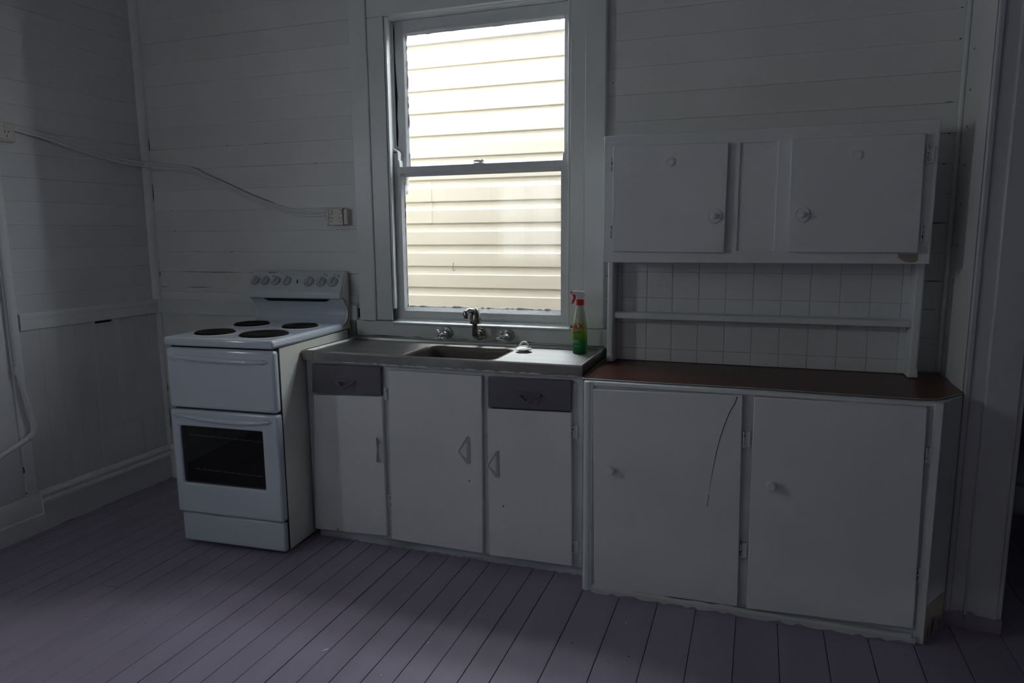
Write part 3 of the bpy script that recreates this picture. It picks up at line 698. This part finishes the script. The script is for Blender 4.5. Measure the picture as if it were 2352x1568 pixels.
# ================================================================= TAPS
def tap(loc_x, hub, spin, label):
    r = empty('tap', (loc_x, -.024, .946), label, 'tap', 'cross-handle wall taps')
    c = Vector((loc_x, -.024, .946)); h = Vector(hub); d = (h - c).normalized(); L_ = (h - c).length
    build('wall_flange', MB().lathe([(.0305, 0), (.0305, .0015), (.026, .004), (.012, .006)], c, (0, -1, 0), 32), 'flange', r, smooth=True)
    build('spindle', MB().lathe([(.013, .004), (.0145, .012), (.0145, .024), (.010, .028), (.0095, L_ - .008), (.0075, L_)], c, d, 20), 'chrome', r, smooth=True)
    hd = build('handle', MB().lathe([(.008, -.007), (.0102, -.002), (.0102, .005), (.007, .008), (.001, .0085)], h, d, 18), 'chrome', r, smooth=True)
    u = Vector((0, 0, 1)); u = (u - d * u.dot(d)).normalized(); s = d.cross(u)
    for k in range(4):
        a = spin + k * PI / 2; v = u * math.cos(a) + s * math.sin(a)
        build('spoke', MB().tube([h, h + v * .010, h + v * .027, h + v * .031], .004, 10, rs=[.0042, .0038, .0056, .0042]), 'chrome', hd, smooth=True)
    build('centre_button', MB().lathe([(.0045, 0), (.0045, .001), (.0005, .0014)], h + d * .0085, d, 12), 'brass_worn', hd)
    return r
tap(-.665, (-.674, -.092, .9405), .45, 'chrome cross-handle wall tap left of the sink spout')
tap(-.344, (-.352, -.092, .944), .30, 'chrome cross-handle wall tap right of the spout, beside the plug')
SPT = empty('spout', (-.495, -.024, .948), 'curved chrome sink spout on a dark pipe between the two taps', 'faucet')
build('wall_flange', MB().lathe([(.032, 0), (.032, .002), (.027, .006), (.013, .008)], (-.495, -.024, .948), (0, -1, 0), 32), 'chrome_dark', SPT, smooth=True)
build('elbow_pipe', MB().tube([(-.495, -.03, .948), (-.492, -.06, .945), (-.489, -.085, .945), (-.487, -.098, .953), (-.487, -.102, .968), (-.487, -.102, 1.02)], .010, 14, rs=[.013, .0145, .015, .015, .0135, .0105]), 'brass_worn', SPT, smooth=True)
build('collar', MB().lathe([(.0125, .972), (.0125, .980), (.009, .982)], (-.487, -.102, 0), n=18), 'chrome', SPT, smooth=True)
build('swan_body', MB().lathe([(.0270, 1.006), (.0285, 1.009), (.0270, 1.030), (.0245, 1.050), (.0195, 1.068), (.011, 1.080), (.001, 1.084)], (-.483, -.104, 0), n=28, sx=1.0, sy=.85), 'chrome_dark', SPT, smooth=True)
build('spout_arm', MB().tube([(-.488, -.104, 1.066), (-.495, -.122, 1.072), (-.502, -.140, 1.070), (-.507, -.152, 1.062)], .011, 14, rs=[.0155, .0145, .0130, .0115]), 'chrome_dark', SPT, smooth=True)
build('nozzle', MB().lathe([(.0105, 1.070), (.0135, 1.064), (.0135, 1.048), (.0100, 1.045), (.0100, 1.036), (.008, 1.035)], (-.510, -.155, 0), n=18), 'chrome_dark', SPT, smooth=True)

# ---- plug
PG = empty('sink_plug', (-.222, -.170, zt), 'white round sink plug with a loop handle lying on the draining board', 'sink plug')
build('stopper', MB().lathe([(.024, .0), (.0245, .008), (.0255, .010)], (-.222, -.170, zt), n=28), 'plug', PG, smooth=True)
build('cap', MB().lathe([(.020, .009), (.037, .0105), (.0385, .0135), (.032, .020), (.018, .0265), (.001, .028)], (-.222, -.170, zt), n=32), 'plug', PG, smooth=True)
build('loop', MB().tube([(-.245, -.170, zt + .020), (-.238, -.170, zt + .034), (-.228, -.170, zt + .044), (-.218, -.170, zt + .0465), (-.208, -.170, zt + .044), (-.200, -.170, zt + .034), (-.195, -.170, zt + .020)], .004, 8), 'plug', PG, smooth=True)

# ---- spray bottle
BX, BY = .030, -.130
BT = empty('spray_bottle', (BX, BY, zt), 'green cleaning spray bottle with red and white trigger head', 'spray bottle')
prof = [(.001, 0), (.026, 0), (.030, .004), (.031, .012), (.031, .09), (.029, .12), (.0235, .165), (.0185, .195), (.0165, .212), (.0145, .218), (.014, .222)]
def loft(prof, sx, sy, n=32):
    mb = MB(); vs = []; fs = []
    for r, h in prof:
        for i in range(n):
            a = 2 * PI * i / n; k = 1.15 if h < .2 else 1.0
            vs.append((BX + r * sx * math.copysign(abs(math.cos(a)) ** (1 / k), math.cos(a)), BY + r * sy * math.copysign(abs(math.sin(a)) ** (1 / k), math.sin(a)), zt + h))
    for j in range(len(prof) - 1):
        for i in range(n):
            i2 = (i + 1) % n; fs.append((j * n + i, j * n + i2, (j + 1) * n + i2, (j + 1) * n + i))
    return mb.add(vs, fs)
build('bottle', loft(prof, 1.06, .86), 'bottle', BT, smooth=True)
build('collar', MB().lathe([(.0165, .216), (.0175, .218), (.0175, .240), (.015, .242)], (BX + .001, BY, zt), n=24), 'red', BT, smooth=True)
hd_pts = [(-.010, .242), (.013, .242), (.018, .254), (.029, .262), (.026, .272), (.012, .278), (-.030, .2795), (-.036, .276), (-.036, .266), (-.020, .262), (-.012, .254)]
build('head', MB().prism([(BX + a, BY - .010, zt + b) for a, b in hd_pts], (0, .020, 0)), 'clear_head', BT, bevel=.004, seg=3)
tr = [(-.030, .266), (-.022, .262), (-.019, .250), (-.024, .236), (-.032, .222), (-.038, .221), (-.034, .236), (-.029, .250), (-.034, .262)]
build('trigger', MB().prism([(BX + a, BY - .006, zt + b) for a, b in tr], (0, .012, 0)), 'red', BT, bevel=.002)
build('nozzle', MB().prism([(BX - .034, BY - .008, zt + .264), (BX - .043, BY - .008, zt + .268), (BX - .043, BY - .008, zt + .276), (BX - .034, BY - .008, zt + .281)], (0, .016, 0)), 'red', BT, bevel=.002)
def wrap(a0, zc, up=0.0):
    def f(c):
        # wrap text on the bottle, centred at angle a0
        z = zc + c.y
        r = .031 if z < .095 else .031 - (z - .095) * .09
        a = a0 + c.x / .0295
        k = 1 / 1.15
        ca, sa = math.cos(a), math.sin(a)
        x = (r * 1.06 + .0004 + c.z) * math.copysign(abs(ca) ** k, ca); y = (r * .86 + .0004 + c.z) * math.copysign(abs(sa) ** k, sa)
        return Vector((x, y, z + up * c.x))
    return f
A0 = -2.05
text_mesh('lettering', 'AJAX', .029, 'ink_red', BT, wrap(A0, .121, .15), res=3, offset=.0008)
text_mesh('lettering', 'spray n wipe', .0085, 'ink_blue', BT, wrap(A0 + .1, .097, .15), offset=.0004)
text_mesh('lettering', 'AJAX', .011, 'ink_sky', BT, wrap(A0 + .15, .035, .1), offset=.0006)
lab = MB()
for a0_, z0_, wd, ht in ((A0 + .05, .052, .030, .003), (A0 + .05, .060, .024, .003), (A0, .160, .010, .010), (A0 + .3, .150, .009, .013)):
    vs = []; f = wrap(a0_, z0_)
    n = 8
    for i in range(n + 1):
        for s in (-1, 1): 
            e = math.sin(PI * (i + .3) / (n + .6)) if ht > .005 else 1
            v = f(Vector((wd * (i / n - .5), s * ht / 2 * e, .0002))); vs.append((v.x + BX, v.y + BY, v.z + zt))
    lab.add(vs, [(2 * i, 2 * i + 1, 2 * i + 3, 2 * i + 2) for i in range(n)])
build('label_mark', lab, 'ink_white', BT)

# ================================================================= SINK CABINET
SC = empty('sink_cabinet', (-.545, -.25, 0), 'white under-sink cabinet with three doors and two charcoal drawers', 'cabinet')
ycf = -.462
carc = MB().box(-1.183, ycf, .040, .128, ycf + .018, .862).box(-1.183, ycf + .018, .040, -1.165, -.02, .862).box(.110, ycf + .018, .040, .128, -.02, .862).box(-1.165, ycf + .018, .040, .110, -.02, .058)
build('carcass', carc, 'cab_edge', SC, bevel=.003)
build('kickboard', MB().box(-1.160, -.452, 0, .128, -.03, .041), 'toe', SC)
yd = -.482; th = (0, .0195, 0)
def door(name, q, mat, parent, thick=th, bev=.003):
    return build(name, MB().slab(q, thick), mat, parent, bevel=bev)
def tri_handle(name, parent, base, along, away, out, L_, A_, mat, tilt, thick=.0042, wdt=.0125):
    """flat pressed handle: long side screwed to the front, apex standing off"""
    base = Vector(base); u = Vector(along).normalized(); a = (Vector(away).normalized() * math.cos(tilt) + Vector(out).normalized() * math.sin(tilt)).normalized()
    n = u.cross(a).normalized()
    O_ = [(-L_ / 2 + .001, 0), (-L_ / 2, .013), (-.006, A_), (.006, A_), (L_ / 2, .013), (L_ / 2 - .001, 0)]
    I_ = [(-L_ / 2 + .024, wdt), (-L_ / 2 + .023, .0135), (-.004, A_ - .009), (.004, A_ - .009), (L_ / 2 - .023, .0135), (L_ / 2 - .024, wdt)]
    P = lambda p, k: tuple(base + u * p[0] + a * p[1] + n * k)
    m = len(O_); vs = [P(p, -thick / 2) for p in O_] + [P(p, -thick / 2) for p in I_] + [P(p, thick / 2) for p in O_] + [P(p, thick / 2) for p in I_]
    fs = []
    for i in range(m):
        j = (i + 1) % m
        fs += [(i, j, m + j, m + i), (2 * m + i, 3 * m + i, 3 * m + j, 2 * m + j), (i, 2 * m + i, 2 * m + j, j), (m + i, m + j, 3 * m + j, 3 * m + i)]
    return build(name, MB().add(vs, fs), mat, parent, bevel=.0006)
dq1 = [(-1.1386, -0.4820, 0.8456), (-0.7822, -0.4820, 0.8493), (-0.7853, -0.4820, 0.7215), (-1.1446, -0.4820, 0.7088)]
dq2 = [(-1.1380, -0.4820, 0.7010), (-0.7812, -0.4820, 0.7159), (-0.7810, -0.4820, 0.0632), (-1.1652, -0.4820, 0.0460)]
dq3 = [(-0.7459, -0.4820, 0.8377), (-0.3040, -0.4820, 0.8390), (-0.3103, -0.4820, 0.0495), (-0.7567, -0.4820, 0.0519)]
dq4 = [(-0.2767, -0.4820, 0.8369), (0.0820, -0.4820, 0.8426), (0.0827, -0.4820, 0.7156), (-0.2766, -0.4820, 0.7064)]
dq5 = [(-0.2806, -0.4820, 0.7005), (0.0827, -0.4820, 0.7102), (0.0897, -0.4820, 0.0539), (-0.2798, -0.4820, 0.0461)]
dr1 = door('drawer', dq1, 'drawer', SC); do1 = door('door', dq2, 'cab', SC); do2 = door('door', dq3, 'cab', SC)
dr2 = door('drawer', dq4, 'drawer', SC); do3 = door('door', dq5, 'cab', SC)
for nm in (dr1, dr2): nm['label'] = 'charcoal painted drawer front'
h1 = [(-0.9660, -0.4840, 0.7816), (-0.1007, -0.4840, 0.7806), (-0.8211, -0.4840, 0.4726), (-0.3644, -0.4840, 0.5128), (-0.2319, -0.4840, 0.4646)]
OUT = (0, -1, 0)
tri_handle('handle', dr1, h1[0], (1, 0, 0), (0, 0, -1), OUT, .105, .050, 'drawer', .75)
tri_handle('handle', dr2, h1[1], (1, 0, 0), (0, 0, -1), OUT, .115, .050, 'drawer', .75)
tri_handle('handle', do1, h1[2], (0, 0, 1), (1, 0, 0), OUT, .118, .050, 'cab', .95)
tri_handle('handle', do2, h1[3], (0, 0, 1), (-1, 0, 0), OUT, .122, .050, 'cab', .75)
tri_handle('handle', do3, h1[4], (0, 0, 1), (-1, 0, 0), OUT, .118, .050, 'cab', .75)
def hinge(parent, x, z0, z1, y, s=1):
    h = build('hinge', MB().tube([(x, y, z0), (x, y, z1)], .0045, 8).box(min(x, x + s * .02), y + .002, z0, max(x, x + s * .02), y + .005, z1), 'cab', parent)
    mb = MB(); n = 6
    for i in range(n):
        z = z0 + (z1 - z0) * (i + random.random() * .8) / n; w_ = random.uniform(.0005, .002); l = random.uniform(.003, .014); dx = random.uniform(-.002, .002)
        mb.prism([(x + dx - w_, y - .0052, z), (x + dx + w_, y - .0052, z + l * .2), (x + dx + w_ * .6, y - .0052, z + l), (x + dx - w_ * .8, y - .0052, z + l * .8)], (0, .003, 0))
    build('chipped_paint', mb, 'crack', h)
hp = [(-0.7614, -0.4700, 0.7264), (-0.7632, -0.4700, 0.2300), (0.0855, -0.4700, 0.6274), (0.0918, -0.4700, 0.1354)]
for (x, y, z), s in zip(hp, (-1, -1, 1, 1)): hinge(SC, x, z - .028, z + .028, -.470, s)
for q in [(-1.0416, -0.4825, 0.0611), (-0.3676, -0.4825, 0.3739), (-0.2128, -0.4825, 0.2790)]:
    build('paint_nick', MB().box(q[0] - .002, -.4835, q[2] - .004, q[0] + .002, -.481, q[2] + .003), 'crack', SC)
build('gap', MB().box(dq4[3][0] + .01, -.470, dq5[0][2] - .004, dq4[2][0] - .01, ycf + .002, dq4[3][2] + .006), 'crack', SC)

# ================================================================= BASE CABINET (right)
BC = empty('base_cabinet', (.77, -.28, 0), 'wide white base cabinet with two large doors and round knobs', 'cabinet')
ybf = -.545
body = [(.150, ybf), (.185, ybf - .010), (.195, ybf), (1.366, ybf - .006), (XR - .010, -.392), (XR - .010, -.02), (.150, -.02)]
build('carcass', MB().prism([(x, y, .0) for x, y in body], (0, 0, .860)), 'cab_edge', BC, bevel=.002)
build('corner_post', MB().lathe([(.0175, 0.0), (.0175, .858)], (.1665, ybf + .002, 0), n=20), 'cab', BC, smooth=True)
build('end_post', MB().box(1.338, -.560, .0, 1.368, -.545, .860), 'cab', BC, bevel=.004)
build('top_rail', MB().box(.190, -.556, .846, 1.340, -.540, .861), 'cab', BC, bevel=.003)
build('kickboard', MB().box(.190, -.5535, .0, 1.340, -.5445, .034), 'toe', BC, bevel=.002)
build('bare_patch', MB().prism([(1.372, -.5445, .0), (XR - .0115, -.3945, .0), (XR - .0115, -.3945, .135), (1.372, -.5445, .135)], (-.0012, -.0012, 0)), 'raw', BC)
ldq = [(0.1912, -0.5720, 0.8336), (0.7363, -0.5720, 0.8461), (0.7502, -0.5720, 0.0392), (0.2026, -0.5720, 0.0309)]
rdq = [(0.7747, -0.5720, 0.8440), (1.3174, -0.5720, 0.8470), (1.3306, -0.5720, 0.0604), (0.7812, -0.5720, 0.0377)]
ld = door('door', ldq, 'cab', BC, (0, .022, 0)); rd = door('door', rdq, 'cab', BC, (0, .022, 0))
def knob(parent, c, r=.017, d=.030, mat='cab', name='knob'):
    return build(name, MB().lathe([(.008, 0), (.007, .006), (.009, .012), (r, .018), (r, .024), (r * .8, d), (.001, d + .0015)], c, (0, -1, 0), 24), mat, parent, smooth=True)
kk = [(0.2638, -0.6020, 0.5230), (0.8454, -0.6020, 0.5278)]
knob(ld, (kk[0][0], -.572, kk[0][2])); knob(rd, (kk[1][0], -.572, kk[1][2]), .019)
cr = [(0.7172, -0.5725, 0.8417), (0.7121, -0.5725, 0.8205), (0.6941, -0.5725, 0.7838), (0.6778, -0.5725, 0.7354), (0.6644, -0.5725, 0.6853), (0.6527, -0.5725, 0.6266), (0.6440, -0.5725, 0.5676), (0.6365, -0.5725, 0.5166), (0.6333, -0.5725, 0.4741)]
build('crack', MB().tube([(x, y, z) for x, y, z in cr], .0011, 5, rs=[.0015, .0012, .0011, .0012, .001, .001, .0008, .0005, .0003]), 'crack', ld)
cr2 = [(0.6320, -0.5725, 0.4655), (0.6297, -0.5725, 0.4399), (0.6274, -0.5725, 0.4175)]
build('crack', MB().tube([(x, y, z) for x, y, z in cr2], .0008, 5), 'crack', ld)
for (x, y, z), s in zip([(0.7471, -0.5600, 0.6843), (0.7534, -0.5600, 0.2607), (1.3279, -0.5600, 0.6817), (1.3298, -0.5600, 0.2541)], (1, 1, 1, 1)): hinge(BC, x, z - .028, z + .028, -.5640, s)
random.seed(11)
build('paint_drips', ragged((.20, -.5750, .022), (1, 0, 0), (0, 0, 1), 1.125, .010, .017, (0, .004, 0), .03), 'cab', BC)
# countertop
ctp = [(.139, -.528), (.42, -.524), (.725, -.512), (1.0, -.520), (1.286, -.527), (1.325, -.520), (1.361, -.505), (1.395, -.47), (1.434, -.416), (1.455, -.395), (XR - .010, -.39), (XR - .010, -.03), (.139, -.03)]
ctop = build('countertop', MB().prism([(x, y, .8615) for x, y in ctp], (0, 0, .0055)), 'wood', base=(.8, -.28, .8615))
tag(ctop, 'dark red-brown laminate countertop on the right base cabinet', 'countertop')
ed = ctp[:10]
es = []
for i, (x, y) in enumerate(ed): es.append((x, y - .0015, .8645))
build('edge_strip', MB().tube(es, .0022, 6), 'edge_strip', ctop)

# ================================================================= HUTCH
HC = empty('wall_cabinet', (.755, -.15, .868), 'white hutch cabinet with two doors above an open shelf and tiled back', 'cabinet')
fx0, fx1, fz0, fz1 = .167, 1.342, 1.3065, 1.806
build('box', MB().box(fx0 + .004, -.285, fz0 + .002, fx1 - .004, -.01, fz1 - .003), 'cab_edge', HC)
rp = (.688, .820, 1.355, 1.755)
build('face_frame', frame_slab(MB(), fx0, fx1, fz0, fz1, *rp, -.304, -.284), 'cab', HC, bevel=.003)
build('centre_panel', MB().box(rp[0] - .01, -.296, rp[2] - .01, rp[1] + .01, -.2855, rp[3] + .01), 'cab', HC)
q1 = [(0.2068, -0.3250, 1.7633), (0.6447, -0.3250, 1.7586), (0.6426, -0.3250, 1.3456), (0.2090, -0.3250, 1.3519)]
q2 = [(0.8634, -0.3250, 1.7587), (1.2946, -0.3250, 1.7574), (1.3000, -0.3250, 1.3466), (0.8699, -0.3250, 1.3492)]
ul = door('door', q1, 'cab', HC, (0, .0205, 0)); ur = door('door', q2, 'cab', HC, (0, .0205, 0))
def vent(parent, c, r):
    v = build('vent_cap', MB().lathe([(r, 0), (r * .98, .005), (r * .8, .006), (r * .74, .0035), (r * .68, .0045), (.001, .005)], c, (0, -1, 0), 28), 'cab', parent, smooth=True)
vv = [(0.4319, -0.3280, 1.6953), (1.0838, -0.3280, 1.6933), (0.6009, -0.3280, 1.4860), (0.9124, -0.3280, 1.4859)]
vent(ul, (vv[0][0], -.325, vv[0][2]), .0165); vent(ur, (vv[1][0], -.325, vv[1][2]), .0165)
for p, dpar in ((vv[2], ul), (vv[3], ur)):
    k_ = build('knob', MB().lathe([(.007, 0), (.0065, .008), (.011, .014), (.012, .021), (.008, .027), (.001, .028)], (p[0], -.327, p[2]), (0, -1, 0), 24), 'cab', dpar, smooth=True)
    build('rosette', MB().lathe([(.029, 0), (.029, .003), (.0265, .005), (.023, .003), (.012, .0028), (.008, .004)], (p[0], -.325, p[2]), (0, -1, 0), 32), 'cab', k_, smooth=True)
for (x, y, z), s in zip([(0.1995, -0.3100, 1.6945), (0.2014, -0.3100, 1.4267), (1.3081, -0.3100, 1.6854), (1.3101, -0.3100, 1.4149)], (-1, -1, 1, 1)): hinge(HC, x, z - .028, z + .028, -.312, s)
chip = [(1.2393, -0.3045, 1.3428), (1.3027, -0.3045, 1.3429), (1.3042, -0.3045, 1.3214), (1.2953, -0.3045, 1.3121), (1.2774, -0.3045, 1.3120), (1.2634, -0.3045, 1.3150), (1.2519, -0.3045, 1.3211), (1.2430, -0.3045, 1.3289)]
build('bare_patch', MB().prism(chip, (0, .002, 0)), 'raw', HC)
# posts, shelf
for x0, x1 in ((.160, .187), (1.326, 1.358)):
    ps = build('side_post', MB().box(x0, -.170, .868, x1, -.075, 1.307), 'cab', HC, bevel=.008, seg=3)
    build('foot_fillet', MB().prism([(x0 - .002, -.172, .868), (x1 + .004, -.172, .868), (x1, -.172, .905), (x0, -.172, .905)], (0, .09, 0)), 'cab', ps, bevel=.006)
build('shelf', MB().box(.187, -.158, 1.0600, 1.326, -.09, 1.0855), 'cab', HC, bevel=.003)
# tiled back
bk = build('tile_back', MB().box(.17, -.084, .868, 1.345, -.02, 1.3065), 'cab', HC)
tx = [.187] + [.2055 + .1112 * k for k in range(1, 11)]
tx = [.187, .207] + [.317 + .1092 * k for k in range(0, 10)]
tx = [t for t in tx if t < 1.322] + [1.327]
tz = [.868, .9235, 1.035, 1.146, 1.257, 1.3065]
for i in range(len(tx) - 1):
    for j in range(len(tz) - 1):
        if tx[i + 1] - tx[i] < .012: continue
        g = .0006
        dy = random.uniform(-.0004, .0004)
        build('tile', MB().box(tx[i] + g, -.0878 + dy, tz[j] + g, tx[i + 1] - g, -.0835, tz[j + 1] - g), 'cab', bk, bevel=.0012, seg=1)

# ================================================================= OUTLETS, CABLE, PIPE
def outlet_double():
    r = empty('power_outlet', (-1.266, 0, 1.517), 'double power outlet box on the boards between stove and window', 'power outlet')
    build('mount_box', MB().box(-1.330, -.030, 1.477, -1.203, 0, 1.558), 'plastic', r, bevel=.004)
    fp = build('face_plate', MB().box(-1.309, -.035, 1.476, -1.227, -.028, 1.558), 'plastic', r, bevel=.0015)
    for x in (-1.310, -1.2265):
        build('gap_line', MB().box(x - .0008, -.0335, 1.478, x + .0008, -.029, 1.557), 'crack', r)
    build('gap_line', MB().box(-1.322, -.0315, 1.4752, -1.207, -.027, 1.4768), 'crack', r)
    build('gap_line', MB().box(-1.30, -.0315, 1.5575, -1.209, -.027, 1.5590), 'crack', r)
    for x in (-1.296, -1.241):
        build('switch', MB().box(x - .009, -.0385, 1.532, x + .009, -.034, 1.550), 'plastic', fp, bevel=.003)
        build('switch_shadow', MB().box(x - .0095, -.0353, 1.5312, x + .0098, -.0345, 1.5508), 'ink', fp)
        for dx, dz, an in ((-.0075, .004, -.5), (.0075, .004, .5), (0, -.013, 0)):
            c, s = math.cos(an), math.sin(an); pts = [(-.0012, -.0045), (.0012, -.0045), (.0012, .0045), (-.0012, .0045)]
            build('socket_slot', MB().prism([(x + dx + a * c - b * s, -.0355, 1.5075 + dz + a * s + b * c) for a, b in pts], (0, .002, 0)), 'crack', fp)
    return r
outlet_double()
build('paint_patch', MB().box(-1.215, -.0012, 1.473, -1.158, .001, 1.567), 'wall', wall_back, bevel=.001)
OL = empty('power_outlet', (XL, -.79, 1.905), 'single power outlet on the left wall at the end of the cable', 'power outlet')
build('mount_box', MB().box(XL, -.86, 1.858, XL + .028, -.757, 1.945), 'plastic', OL, bevel=.006)
fp = build('face_plate', MB().box(XL + .027, -.845, 1.868, XL + .033, -.772, 1.942), 'plastic', OL, bevel=.003)
build('switch', MB().lathe([(.011, 0), (.011, .004), (.009, .006)], (XL + .033, -.800, 1.928), (1, 0, 0), 16), 'plastic', fp, smooth=True)
for dy, dz, an in ((-.0085, .0, .5), (.0085, .0, -.5), (0, -.019, 0)):
    c, s = math.cos(an), math.sin(an); pts = [(-.0015, -.005), (.0015, -.005), (.0015, .005), (-.0015, .005)]
    build('socket_slot', MB().prism([(XL + .0335, -.800 + dy + a * c - b * s, 1.902 + dz + a * s + b * c) for a, b in pts], (-.002, 0, 0)), 'crack', fp)
cable1 = [(XL + .010, -.76, 1.930), (XL + .010, -.70, 1.921), (XL + .010, -.60, 1.906), (XL + .010, -.44, 1.872), (XL + .010, -.24, 1.838), (XL + .010, -.10, 1.826), (XL + .018, -.04, 1.823), (XL + .045, -.035, 1.822),
          (-2.42, -.010, 1.814), (-2.308, -.009, 1.803), (-2.188, -.009, 1.785), (-2.074, -.009, 1.737), (-1.932, -.009, 1.680), (-1.794, -.009, 1.624), (-1.631, -.009, 1.569), (-1.50, -.009, 1.541), (-1.41, -.009, 1.536), (-1.33, -.012, 1.542)]
def smoothpath(p, k=4):
    out = []
    P = [Vector(a) for a in p]
    for i in range(len(P) - 1):
        a, b, c, d = P[max(i - 1, 0)], P[i], P[i + 1], P[min(i + 2, len(P) - 1)]
        for t in range(k):
            t /= k
            out.append(.5 * ((2 * b) + (-a + c) * t + (2 * a - 5 * b + 4 * c - d) * t * t + (-a + 3 * b - 3 * c + d) * t ** 3))
    out.append(P[-1]); return out
cb = MB()
path = smoothpath(cable1)
cb.tube([p + Vector((0, 0, .0075)) for p in path], .0085, 8); cb.tube([p + Vector((0, 0, -.0075)) for p in path], .0085, 8)
co = build('cable', cb, 'wall', base=(-2.0, -.01, 1.7), smooth=True)
tag(co, 'white painted twin cable sagging along both walls between the two power outlets', 'cable')
gl = MB(); gl.tube([p + Vector((0, .006, -.0165)) for p in path[40:52]], .0012, 5); gl.tube([p + Vector((0, .006, .0165)) for p in path[40:56]], .0012, 5); gl.tube([p + Vector((-.006, 0, -.0140)) for p in path[2:10]], .0016, 5)
build('gap_line', gl, 'crack', co)
pipe = [(XL + .0205, -.872, 2.9), (XL + .0205, -.872, 2.0), (XL + .0205, -.872, 1.3), (XL + .024, -.870, .80), (XL + .034, -.846, .62), (XL + .036, -.832, .545), (XL + .036, -.832, .515), (XL + .036, -.842, .494), (XL + .036, -.87, .478), (XL + .036, -.99, .436), (XL + .036, -1.6, .22)]
pp = build('pipe', MB().tube(pipe, .0115, 12), 'wall_left', base=(XL, -.87, 0), smooth=True)
tag(pp, 'white painted water pipe bending near the floor at the left edge', 'pipe')
build('coupling', MB().tube([(XL + .0235, -.8705, .83), (XL + .024, -.870, .79)], .0155, 12), 'wall_left', pp, smooth=True)
build('elbow', MB().tube([(XL + .036, -.833, .555), (XL + .036, -.831, .52), (XL + .036, -.838, .495), (XL + .036, -.865, .479)], .0145, 12), 'wall_left', pp, smooth=True)

random.seed(5)
build('floor_paint_edge', ragged((-1.16, -.4528, 0), (1, 0, 0), (0, 0, 1), 1.288, .001, .010, (0, .0008, 0), .02), 'floor', SC)
build('floor_paint_edge', ragged((.19, -.5742, 0), (1, 0, 0), (0, 0, 1), 1.15, .001, .013, (0, .0008, 0), .022), 'floor', BC)
build('kick_strip', MB().box(.19, -.5735, 0, 1.340, -.5535, .026), 'cab_edge', BC)
build('floor_paint_edge', ragged((1.372, -.5468, 0), (.553, .833, 0), (0, 0, 1), .16, .004, .075, (-.001, -.001, 0), .012), 'floor', BC)
build('floor_paint_edge', ragged((XL + .0328, -.82, 0), (0, 1, 0), (0, 0, 1), .80, .0005, .006, (-.0006, 0, 0), .03), 'floor', bl)
build('floor_paint_edge', ragged((1.4605, -.3935, .04), (1, 0, 0), (0, 0, 1), .062, .010, .035, (0, .0012, 0), .007).prism([(1.53, -.4035, .04), (1.53, -.4035, .07), (1.545, -.4035, .073), (1.56, -.4035, .06), (1.58, -.4035, .058), (1.6, -.4035, .057), (1.625, -.4035, .052), (1.625, -.4035, .04)], (0, .0012, 0)), 'floor', trim_5)
# ================================================================= PAINT FLAKES ON THE FLOOR
flakes = [(-0.5951, -1.2511, 0.0000), (-0.2729, -1.0989, 0.0000), (0.3642, -0.7502, 0.0000), (-0.9058, -0.6022, 0.0000), (-0.8342, -0.6918, 0.0000), (-0.6092, -0.6463, 0.0000), (-0.5782, -0.7047, 0.0000), (-1.1346, -0.7226, 0.0000), (-1.8824, -0.9880, 0.0000), (-1.2584, -0.9931, 0.0000), (-0.3387, -1.3157, 0.0000), (-0.2361, -1.0582, 0.0000), (-0.0530, -1.3076, -0.0000), (0.9388, -0.7470, 0.0000), (-1.1459, -0.5984, 0.0000), (-1.2865, -1.0697, 0.0000)]
FL = [('largest long white paint flake on the lit floor', .026, .007), ('curled white paint flake on the lit floor below the middle sink door', .010, .006),
      ('white paint flake on the dark floor in front of the left large door', .014, .005), ('thin pale paint chip near the kickboard left of the middle sink door', .010, .002),
      ('short pale paint chip second nearest the sink kickboard', .010, .002), ('upper of two close white chips before the middle sink door', .007, .003),
      ('lower of two close white chips before the middle sink door', .010, .002), ('white speck just in front of the stove right foot', .006, .003),
      ('white speck far left of the stove on the dark boards', .006, .003), ('white speck on the boards below the oven kick panel', .005, .003),
      ('small white paint flake at the bottom edge of the photo', .010, .004), ('tiny chip just right of the curled flake', .005, .002),
      ('tiny chip at the lower edge right of the small bottom flake', .005, .003), ('thin grey chip on the dark floor below the left large door knob', .010, .002),
      ('pale chip beside the gap between stove and sink cabinet', .006, .002), ('tiny speck on the lit floor left of the long flake', .005, .002)]
for i, (x, y, z) in enumerate(flakes):
    a = random.uniform(0, PI) if i else .95
    lab_, L_, W_ = FL[i]
    pts = [(-L_ / 2, 0), (-L_ / 3, -W_ / 2), (L_ / 4, -W_ / 2), (L_ / 2, -W_ * .1), (L_ / 3, W_ / 2), (-L_ / 4, W_ * .4)]
    c, s = math.cos(a), math.sin(a)
    o = build('paint_flake', MB().prism([(x + p * c - q * s, y + p * s + q * c, .0009) for p, q in pts], (0, 0, .0008)), 'flake', base=(x, y, .0009))
    tag(o, lab_, 'paint flake', 'paint flakes on the floor')

for o in scene.objects:
    if '_local' in o: del o['_local']
